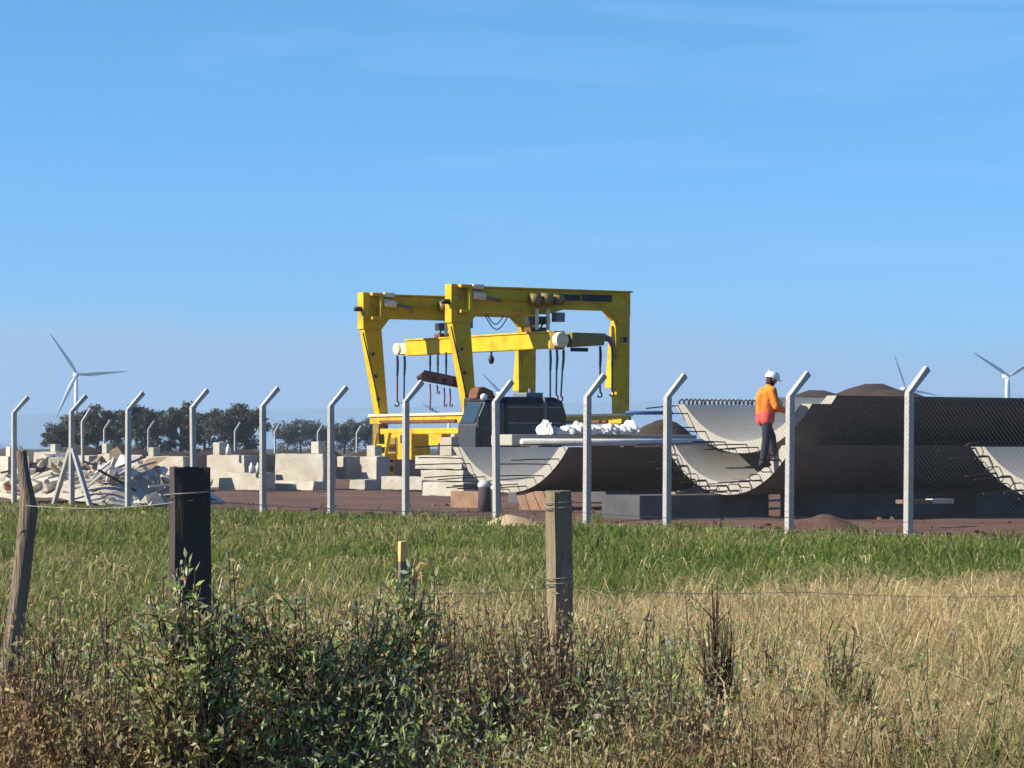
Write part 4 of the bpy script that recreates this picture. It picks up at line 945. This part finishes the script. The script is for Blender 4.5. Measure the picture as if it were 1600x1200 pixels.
def log(pts, rads, seed, material, loc, yaw, label, sq=0.0, n=24):
    # resample
    P, Rr = [], []
    for i in range(len(pts)-1):
        for k in range(8):
            t_ = k/8; P.append(tuple(Vector(pts[i]).lerp(Vector(pts[i+1]),t_))); Rr.append(rads[i]*(1-t_)+rads[i+1]*t_)
    P.append(pts[-1]); Rr.append(rads[-1])
    o = link('post', log_mesh('post', P, Rr, n, seed, sq), material, wf); o.location = Vector(loc) - wf.location; o.rotation_euler = (0,0,yaw); o['label'] = label
    es = o.modifiers.new('split','EDGE_SPLIT'); es.split_angle = R(50); return o
D1, D2, D3 = 11.8, 11.1, 14.4
log([(0,0,-0.2),(0.005,0,0.5),(-0.004,0,zz(768,D3))], [0.057,0.055,0.055], 1.3, 'wood_green', (gx(874,D3),D3,0), R(28), 'square weathered timber post in the middle with dark right face', sq=1.0)
log([(0,0,-0.2),(0,0,0.7),(0,0,zz(730,D2))], [0.077,0.078,0.077], 4.1, 'wood_dark', (gx(297,D2),D2,0), R(14), 'thick flat topped dark timber post at the left', sq=1.0)
s1 = FPX/D1
kx = lambda x: (x-30)/s1
log([(kx(8),0,-0.25),(kx(12),0,zz(1070,D1)),(kx(33),0.01,zz(900,D1)),(kx(45),0.0,zz(795,D1)),(kx(43),0,zz(772,D1)),(kx(37),0,zz(735,D1)),(kx(34),0,zz(705,D1))], [0.036,0.037,0.036,0.037,0.028,0.022,0.020], 7.7, 'wood_grey', (gx(30,D1),D1,0), 0, 'thin leaning kinked wooden post at the left edge')
def strand(pts, r_=0.0016):
    P = []
    for a, b in zip(pts[:-1], pts[1:]):
        a, b = Vector(a), Vector(b)
        for k in range(8):
            t_ = k/8; P.append(a.lerp(b,t_) - Vector((0,0,0.02*math.sin(math.pi*t_))) - wf.location)
    P.append(Vector(pts[-1]) - wf.location); MB().tube(P, r_, 5).build('wire_strand', 'wire', wf, True)
f2, f3 = D2-0.085, D3-0.075
strand([px(-60,792,D1-0.06), px(40,790,D1-0.06), px(297,782,f2), px(874,799,f3), px(1250,808,16.6), px(1640,815,19.0)])
strand([px(575,925,12.7), px(874,917,f3), px(1250,925,16.6), px(1640,930,19.0)])
# wire wraps on the middle post
for y in (799,917): MB().tube([Vector((0.069*math.cos(a),0.069*math.sin(a),zz(y,D3)+0.002*k)) + Vector((gx(874,D3),D3,0)) - wf.location for k, a in enumerate([i*0.5 for i in range(26)])], 0.003, 4).build('wire_wrap', 'wire', wf)
for y in (782,): MB().tube([Vector((0.101*math.cos(a),0.101*math.sin(a),zz(y,D2)+0.003*k)) + Vector((gx(297,D2),D2,0)) - wf.location for k, a in enumerate([i*0.5 for i in range(14)])], 0.0028, 4).build('wire_wrap', 'wire', wf)
# survey stake
stk = empty('survey_stake', (gx(629,24.5),24.5,0), R(25)); tag(stk, 'short stake with a yellowish top standing in the green grass', 'stake')
zs = zz(846,24.5); q = lambda a, z: [(-a,-0.03,z),(a,-0.03,z),(a,0.03,z),(-a,0.03,z)]
MB().hexa(q(0.036,-0.1), q(0.034,zs-0.171)).build('shaft', 'wood_grey', stk, bevel=0.006)
MB().hexa(q(0.034,zs-0.17), [(-0.030,-0.03,zs),(0.034,-0.03,zs+0.006),(0.034,0.03,zs+0.006),(-0.030,0.03,zs)]).build('painted_top', 'stake_yellow', stk, bevel=0.006)

# ------------------------------------------------------------------ grass
def blades(name, X, Y, H, W, lean, az, cols, label, curl=0.35):
    n = len(X); rng = np.random.default_rng(len(X))
    dx, dy = np.cos(az), np.sin(az); fa = rng.random(n)*math.pi; sx, sy = np.cos(fa)*0.8+0.2, np.sin(fa)*0.5
    v = np.empty((n,5,3)); z0 = 0.0
    def st(t, zt): return X + dx*lean*H*t, Y + dy*lean*H*t, H*zt
    x0, y0, zA = st(0,0); x1, y1, zB = st(0.35,0.62); x2, y2, zC = st(1.0,1.0-curl*lean)
    v[:,0] = np.stack([x0-sx*W/2,y0-sy*W/2,zA-0.01],1); v[:,1] = np.stack([x0+sx*W/2,y0+sy*W/2,zA-0.01],1)
    v[:,2] = np.stack([x1-sx*W*0.4,y1-sy*W*0.4,zB],1); v[:,3] = np.stack([x1+sx*W*0.4,y1+sy*W*0.4,zB],1); v[:,4] = np.stack([x2,y2,zC],1)
    b = (np.arange(n)*5)[:,None]
    f = np.concatenate([b+np.array([[0,1,3]]), b+np.array([[0,3,2]]), b+np.array([[2,3,4]])])
    return tag(tinted(name, v.reshape(-1,3), f, np.repeat(cols,5,axis=0), 'blade'), label, 'grass', kind='stuff')
def scatter(rng, n, d0, d1, p=1.0):
    D = d0 + (d1-d0)*rng.random(n)**p; X = (rng.random(n)*2-1)*(0.185*D+0.9); return X, D
rng = np.random.default_rng(11)
# dryness map of the meadow
def dry_at(X, Y):
    u = X/Y/0.174; s = 0.5+0.5*u
    lim = 16.5 + 11*np.clip(s*1.3-0.3,0,1)      # where the dry belt ends, farther on the right
    k = 1/(1+np.exp((Y-lim)/1.3))
    return np.clip(k*(0.44+0.38*s) + ((fbm(X*0.8,Y*0.4,21)-0.5)*1.9 + (fbm(X*2.6,Y*1.6,25)-0.5)*1.3)*(k+0.2), 0.02, 0.97)
GREEN = np.array([[0.195,0.275,0.050],[0.23,0.30,0.062],[0.15,0.235,0.044],[0.27,0.30,0.080],[0.125,0.195,0.040]])
DRY = 1.1*np.array([[0.68,0.52,0.28],[0.60,0.45,0.23],[0.76,0.61,0.36],[0.52,0.39,0.20],[0.40,0.28,0.14],[0.62,0.46,0.22]])
OLIVE = np.array([[0.31,0.295,0.105],[0.38,0.345,0.135],[0.235,0.235,0.082]])
def pick(rng, pal, n): return pal[rng.integers(len(pal), size=n)]*(0.75+0.5*rng.random((n,1)))
XS = [scatter(rng, 62000, 10.4, 16.5), scatter(rng, 90000, 16.5, 28), scatter(rng, 60000, 28, 42), scatter(rng, 95000, 40, 72)]
X = np.concatenate([a for a,_ in XS]); Y = np.concatenate([b for _,b in XS])
fdv = (X-F0.x)*FN.x + (Y-F0.y)*FN.y
tk = len(X)//16; ti = rng.integers(tk, size=len(X)); ci = rng.permutation(len(X))[:tk]      # blades gather in tufts
cx, cy = X[ci], Y[ci]; near_ = np.searchsorted(np.sort(cy), Y).clip(0,tk-1); od = np.argsort(cy); cand = od[(near_ + rng.integers(-30,31,size=len(X))).clip(0,tk-1)]
sp_ = 0.030 + 0.0022*Y; tuft = rng.random(len(X)) < 0.72
X = np.where(tuft, cx[cand] + rng.normal(0,1,len(X))*sp_, X); Y = np.where(tuft, cy[cand] + rng.normal(0,1,len(X))*sp_, Y); TID = np.where(tuft, cand, rng.integers(tk,size=len(X)))
TH_, TA_, TV_ = 0.65+0.7*rng.random(tk), rng.normal(0.4,1.6,tk), 0.78+0.44*rng.random(tk)
fdv = (X-F0.x)*FN.x + (Y-F0.y)*FN.y
keep = fdv < 0.25 + 0.5*(fbm(X*1.3,Y*1.3,5)-0.5)  ; keep &= ((X-gx(798,53.2))/0.8)**2 + ((Y-52.7)/1.5)**2 > 0.8; X, Y, TID = X[keep], Y[keep], TID[keep]
dr = dry_at(X,Y); isdry = rng.random(len(X)) < dr
tall = fbm(X*1.1,Y*1.1,31)
# dry blades
m = isdry; n = m.sum(); xx, yy = X[m], Y[m]
h = (0.20+0.30*rng.random(n))*(0.55+0.8*tall[m]) * np.clip(1.2-(yy-14)/30,0.45,1.1)
sd_ = 0.5+0.5*xx/yy/0.174; h *= np.where((yy < 13.2) & (sd_ < 0.66), 0.78, 1.0)
w = np.maximum(0.0055, yy*0.00042)*(0.7+0.6*rng.random(n))
lean = 0.5+1.1*rng.random(n); az = TA_[TID[m]] + rng.normal(0,0.7,n); h *= TH_[TID[m]]
c = pick(rng, DRY, n)*(0.72+0.62*fbm(xx*1.9,yy*1.2,91))[:,None]; ol = rng.random(n) < 0.18; c[ol] = pick(rng, OLIVE, ol.sum())
c *= TV_[TID[m]][:,None]
blades('dry_grass', xx, yy, h, w, lean, az, c, 'tall straw coloured dry grass in the foreground', curl=0.5)
# green blades
m = ~isdry; n = m.sum(); xx, yy = X[m], Y[m]
h = (0.07+0.11*rng.random(n))*(0.4+1.1*tall[m]); h *= np.clip(2.9-(yy-12)*0.13,1.0,2.6)
w = np.maximum(0.006, yy*0.00050)*(0.7+0.6*rng.random(n)); lean = 0.35+0.85*rng.random(n); az = TA_[TID[m]] + rng.normal(0,0.8,n); h *= TH_[TID[m]]
c = pick(rng, GREEN, n); side = np.clip(0.5+0.5*xx/yy/0.174,0,1); patch = 0.6*fbm(xx*0.35,yy*0.16,41) + 0.4*fbm(xx*1.1,yy*0.5,47); patch = np.clip(0.5+(patch-0.5)*1.7,0,1)
ol = rng.random(n) < np.clip(np.where(yy < 26, 0.75, 0.85 - 0.75*side) + (patch-0.5)*1.6, 0.03, 0.95); c[ol] = pick(rng, OLIVE, ol.sum())*0.85
c *= (0.70 + 0.6*patch)[:,None]*TV_[TID[m]][:,None]
blades('green_grass', xx, yy, h, w, lean, az, c, 'short green grass between the weeds and the chain link fence')
# tussocks of long green leaves on the near side of the fence
n0 = 150; tx, ty = scatter(rng, n0, 22, 62, 0.8); k = 34
tx, ty = np.repeat(tx,k)+rng.normal(0,0.13,n0*k), np.repeat(ty,k)+rng.normal(0,0.13,n0*k)
kp = ((tx-F0.x)*FN.x + (ty-F0.y)*FN.y) < 0; tx, ty = tx[kp], ty[kp]; n = len(tx)
blades('grass_tussocks', tx, ty, 0.20+0.22*rng.random(n), np.maximum(0.010,ty*0.0005), 0.4+0.7*rng.random(n), rng.random(n)*6.28, pick(rng, np.concatenate([GREEN,OLIVE]), n)*0.85, 'scattered tussocks of longer grass in the meadow')

# ------------------------------------------------------------------ shrubs and weeds
PAL = {'green': 1.22*np.array([[0.215,0.285,0.090],[0.26,0.345,0.108],[0.175,0.235,0.085],[0.32,0.40,0.125],[0.40,0.42,0.28]]),
       'olive': 1.15*np.array([[0.28,0.265,0.115],[0.22,0.225,0.092],[0.36,0.315,0.17],[0.18,0.18,0.083],[0.42,0.345,0.215]]),
       'dry': np.array([[0.36,0.23,0.10],[0.46,0.32,0.15],[0.27,0.165,0.08],[0.56,0.42,0.22]])}
def shrub(x, ytop, D, wpx, kind, seed, label, stems=22, per=46, leaf=0.045, name='shrub', up=0.6, bare=0.0, base_z=-0.05):
    rng = np.random.default_rng(seed); r = empty(name, (gx(x,D),D,0)); tag(r, label, 'shrub' if name == 'shrub' else 'weed', 'shrubs and weeds in the foreground')
    H = zz(ytop,D); W = wpx*D/FPX/2
    sm, P, Dr, tt = MB(), [], [], []
    for s in range(stems):
        a = rng.random()*2*math.pi; rad = W*math.sqrt(rng.random()); hh = H*(1-0.34*(rad/W)**2)*(0.68+0.32*rng.random()**0.5)
        if s < 2: hh = H; rad *= 0.4
        b0 = Vector((rng.normal()*W*0.22, rng.normal()*W*0.22, base_z)); e = Vector((math.cos(a)*rad, math.sin(a)*rad, hh))
        mid = b0.lerp(e,0.5) + Vector((-math.cos(a)*W*0.08, -math.sin(a)*W*0.08, H*0.05)) + Vector(tuple(rng.normal(size=3)*0.02))
        pts = [((1-t)**2)*b0 + 2*t*(1-t)*mid + t*t*e for t in [i/6 for i in range(7)]]
        sm.tube(pts, [0.0055*(1-0.75*i/6)+0.0008 for i in range(7)], 5, cap=False)
        tw = []
        for q in range(3):   # side twigs
            t0 = 0.3+0.55*rng.random(); pb = ((1-t0)**2)*b0 + 2*t0*(1-t0)*mid + t0*t0*e; dd = Vector(tuple(rng.normal(size=3))); dd.z = abs(dd.z)+0.5; dd = dd.normalized()*H*(0.10+0.14*rng.random())
            sm.tube([pb, pb+dd*0.6+Vector((0,0,0.01)), pb+dd], [0.003,0.002,0.0009], 4, cap=False); tw.append((pb, pb+dd))
        for q in range(per):
            if rng.random() < bare: continue
            if q % 3 and tw:
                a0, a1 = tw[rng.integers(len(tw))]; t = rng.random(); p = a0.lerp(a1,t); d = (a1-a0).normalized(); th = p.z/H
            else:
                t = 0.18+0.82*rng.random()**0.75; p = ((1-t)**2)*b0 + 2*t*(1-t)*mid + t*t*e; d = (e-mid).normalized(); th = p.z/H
            o = Vector(tuple(rng.normal(size=3))).normalized(); dirv = (o*0.8 + d*up + Vector((0,0,0.15))).normalized()
            P.append(tuple(p)); Dr.append(tuple(dirv)); tt.append(th)
    sm.build('stem', 'stem', r, True)
    if P:
        P, Dr, tt = np.array(P), np.array(Dr), np.array(tt); n = len(P)
        N = unit(rng,n); N -= (N*Dr).sum(1,keepdims=True)*Dr; N /= np.linalg.norm(N,axis=1,keepdims=True)+1e-9
        N[N[:,2]<0] *= -1
        L = leaf*(0.36+0.62*rng.random(n)); v, f = leaf_quads(P, N, Dr, L, L*(0.24+0.22*rng.random(n)))
        c = pick(rng, PAL[kind], n); mo_ = rng.random(n) < (0.38 if kind == 'green' else 0.2); c[mo_] = pick(rng, PAL['olive'], mo_.sum()); br = rng.random(n) < 0.18; c[br] = pick(rng, PAL['dry'], br.sum())
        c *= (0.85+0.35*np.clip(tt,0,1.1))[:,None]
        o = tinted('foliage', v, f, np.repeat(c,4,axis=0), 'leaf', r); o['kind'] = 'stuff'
    return r
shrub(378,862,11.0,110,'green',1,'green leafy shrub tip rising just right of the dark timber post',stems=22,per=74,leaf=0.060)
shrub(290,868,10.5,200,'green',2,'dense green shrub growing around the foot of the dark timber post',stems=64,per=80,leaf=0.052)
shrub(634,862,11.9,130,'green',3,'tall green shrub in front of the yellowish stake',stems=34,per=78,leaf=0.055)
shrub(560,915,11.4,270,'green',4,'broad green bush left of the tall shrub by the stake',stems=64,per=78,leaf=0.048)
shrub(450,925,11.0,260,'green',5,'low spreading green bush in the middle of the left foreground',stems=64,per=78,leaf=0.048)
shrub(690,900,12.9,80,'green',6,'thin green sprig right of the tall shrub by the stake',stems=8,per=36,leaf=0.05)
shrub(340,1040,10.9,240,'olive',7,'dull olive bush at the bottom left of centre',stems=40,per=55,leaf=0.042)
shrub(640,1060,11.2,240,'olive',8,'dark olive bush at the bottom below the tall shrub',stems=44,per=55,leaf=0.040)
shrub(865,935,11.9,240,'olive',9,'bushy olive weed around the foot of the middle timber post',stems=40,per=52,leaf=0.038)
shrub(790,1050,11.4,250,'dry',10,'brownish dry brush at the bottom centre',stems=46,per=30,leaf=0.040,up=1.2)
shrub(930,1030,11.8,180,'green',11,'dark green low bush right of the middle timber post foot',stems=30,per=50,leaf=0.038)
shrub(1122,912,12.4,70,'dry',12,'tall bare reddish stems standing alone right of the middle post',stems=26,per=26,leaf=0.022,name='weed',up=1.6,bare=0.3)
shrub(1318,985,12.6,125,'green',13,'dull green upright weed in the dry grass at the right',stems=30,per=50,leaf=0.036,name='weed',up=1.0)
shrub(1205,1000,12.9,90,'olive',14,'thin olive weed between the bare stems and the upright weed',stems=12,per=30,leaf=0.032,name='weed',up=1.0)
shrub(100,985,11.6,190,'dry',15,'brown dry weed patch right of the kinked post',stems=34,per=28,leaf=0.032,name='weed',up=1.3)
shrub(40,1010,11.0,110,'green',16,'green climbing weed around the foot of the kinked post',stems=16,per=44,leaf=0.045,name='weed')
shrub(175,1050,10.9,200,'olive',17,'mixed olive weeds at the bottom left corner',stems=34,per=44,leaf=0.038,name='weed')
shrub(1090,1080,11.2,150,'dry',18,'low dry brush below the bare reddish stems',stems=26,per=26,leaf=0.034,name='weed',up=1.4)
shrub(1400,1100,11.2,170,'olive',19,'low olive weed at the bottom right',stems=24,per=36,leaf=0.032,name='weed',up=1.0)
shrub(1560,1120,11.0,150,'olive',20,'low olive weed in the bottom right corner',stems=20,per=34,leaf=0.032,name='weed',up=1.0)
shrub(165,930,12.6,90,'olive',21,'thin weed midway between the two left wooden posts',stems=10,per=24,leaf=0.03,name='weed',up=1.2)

# dense leafy undergrowth that fills the near ground
rng = np.random.default_rng(77)
n0 = 6600; ux, uy = scatter(rng, n0, 10.3, 15.2, 1.15); s_ = 0.5+0.5*ux/uy/0.174
dens = np.clip(1.15 - 1.1*np.clip(s_-0.60,0,1)/0.26, 0.16, 1)*np.clip((15.6-uy)/2.4,0,1)*(0.45+1.1*fbm(ux*1.4,uy*1.4,61))
kp = rng.random(n0) < dens; ux, uy = ux[kp], uy[kp]; s_ = s_[kp]; n0 = len(ux)
hh = (0.30+0.36*rng.random(n0))*(0.55+0.9*fbm(ux*2,uy*2,71))*np.clip(1.2-0.42*s_,0.6,1.1); k = 15
kindn = fbm(ux*1.1+7,uy*1.1,81) + rng.normal(0,0.07,n0) - 0.10*np.clip(0.25-s_,0,1)/0.25
az = rng.random(n0)*6.28; ln = 0.12+0.3*rng.random(n0)
t = np.tile(np.linspace(0.15,1,k),n0)*(0.9+0.2*rng.random(n0*k)); I = np.repeat(np.arange(n0),k)
P = np.stack([ux[I]+np.cos(az[I])*ln[I]*hh[I]*t**1.6, uy[I]+np.sin(az[I])*ln[I]*hh[I]*t**1.6, hh[I]*t],1)
Dr = unit(rng,len(P))*0.9 + np.array([0,0,0.55]); Dr /= np.linalg.norm(Dr,axis=1,keepdims=True)
N = unit(rng,len(P)); N -= (N*Dr).sum(1,keepdims=True)*Dr; N /= np.linalg.norm(N,axis=1,keepdims=True)+1e-9; N[N[:,2]<0] *= -1
L = (0.022+0.026*rng.random(len(P)))*(1.15-0.4*t)*1.15
v, f = leaf_quads(P, N, Dr, L, L*0.36)
c = pick(rng, PAL['olive'], len(P)); g_ = kindn[I] > 0.53; c[g_] = pick(rng, PAL['green'], g_.sum()); d_ = kindn[I] < 0.42; c[d_] = pick(rng, PAL['dry'], d_.sum())
V = [v]; Fs = [f]; Cs = [np.repeat(c,4,axis=0)]
# thin stalks
W_ = 0.0035; sx = np.stack([np.full(n0,W_),np.zeros(n0),np.zeros(n0)],1)
b0 = np.stack([ux,uy,np.full(n0,-0.02)],1); e0 = np.stack([ux+np.cos(az)*ln*hh,uy+np.sin(az)*ln*hh,hh],1)
sv = np.stack([b0-sx,b0+sx,e0+sx*0.3,e0-sx*0.3],1).reshape(-1,3); b_ = (np.arange(n0)*4)[:,None]+len(v)
V.append(sv); Fs += [b_+np.array([[0,1,2]]), b_+np.array([[0,2,3]])]; Cs.append(np.repeat(np.array([[0.16,0.085,0.055]])*(0.6+0.8*rng.random((n0,1))),4,axis=0))
tag(tinted('undergrowth', np.concatenate(V), np.concatenate(Fs), np.concatenate(Cs), 'leaf'), 'dense low weeds and leaves covering the near ground', 'weeds', kind='stuff')
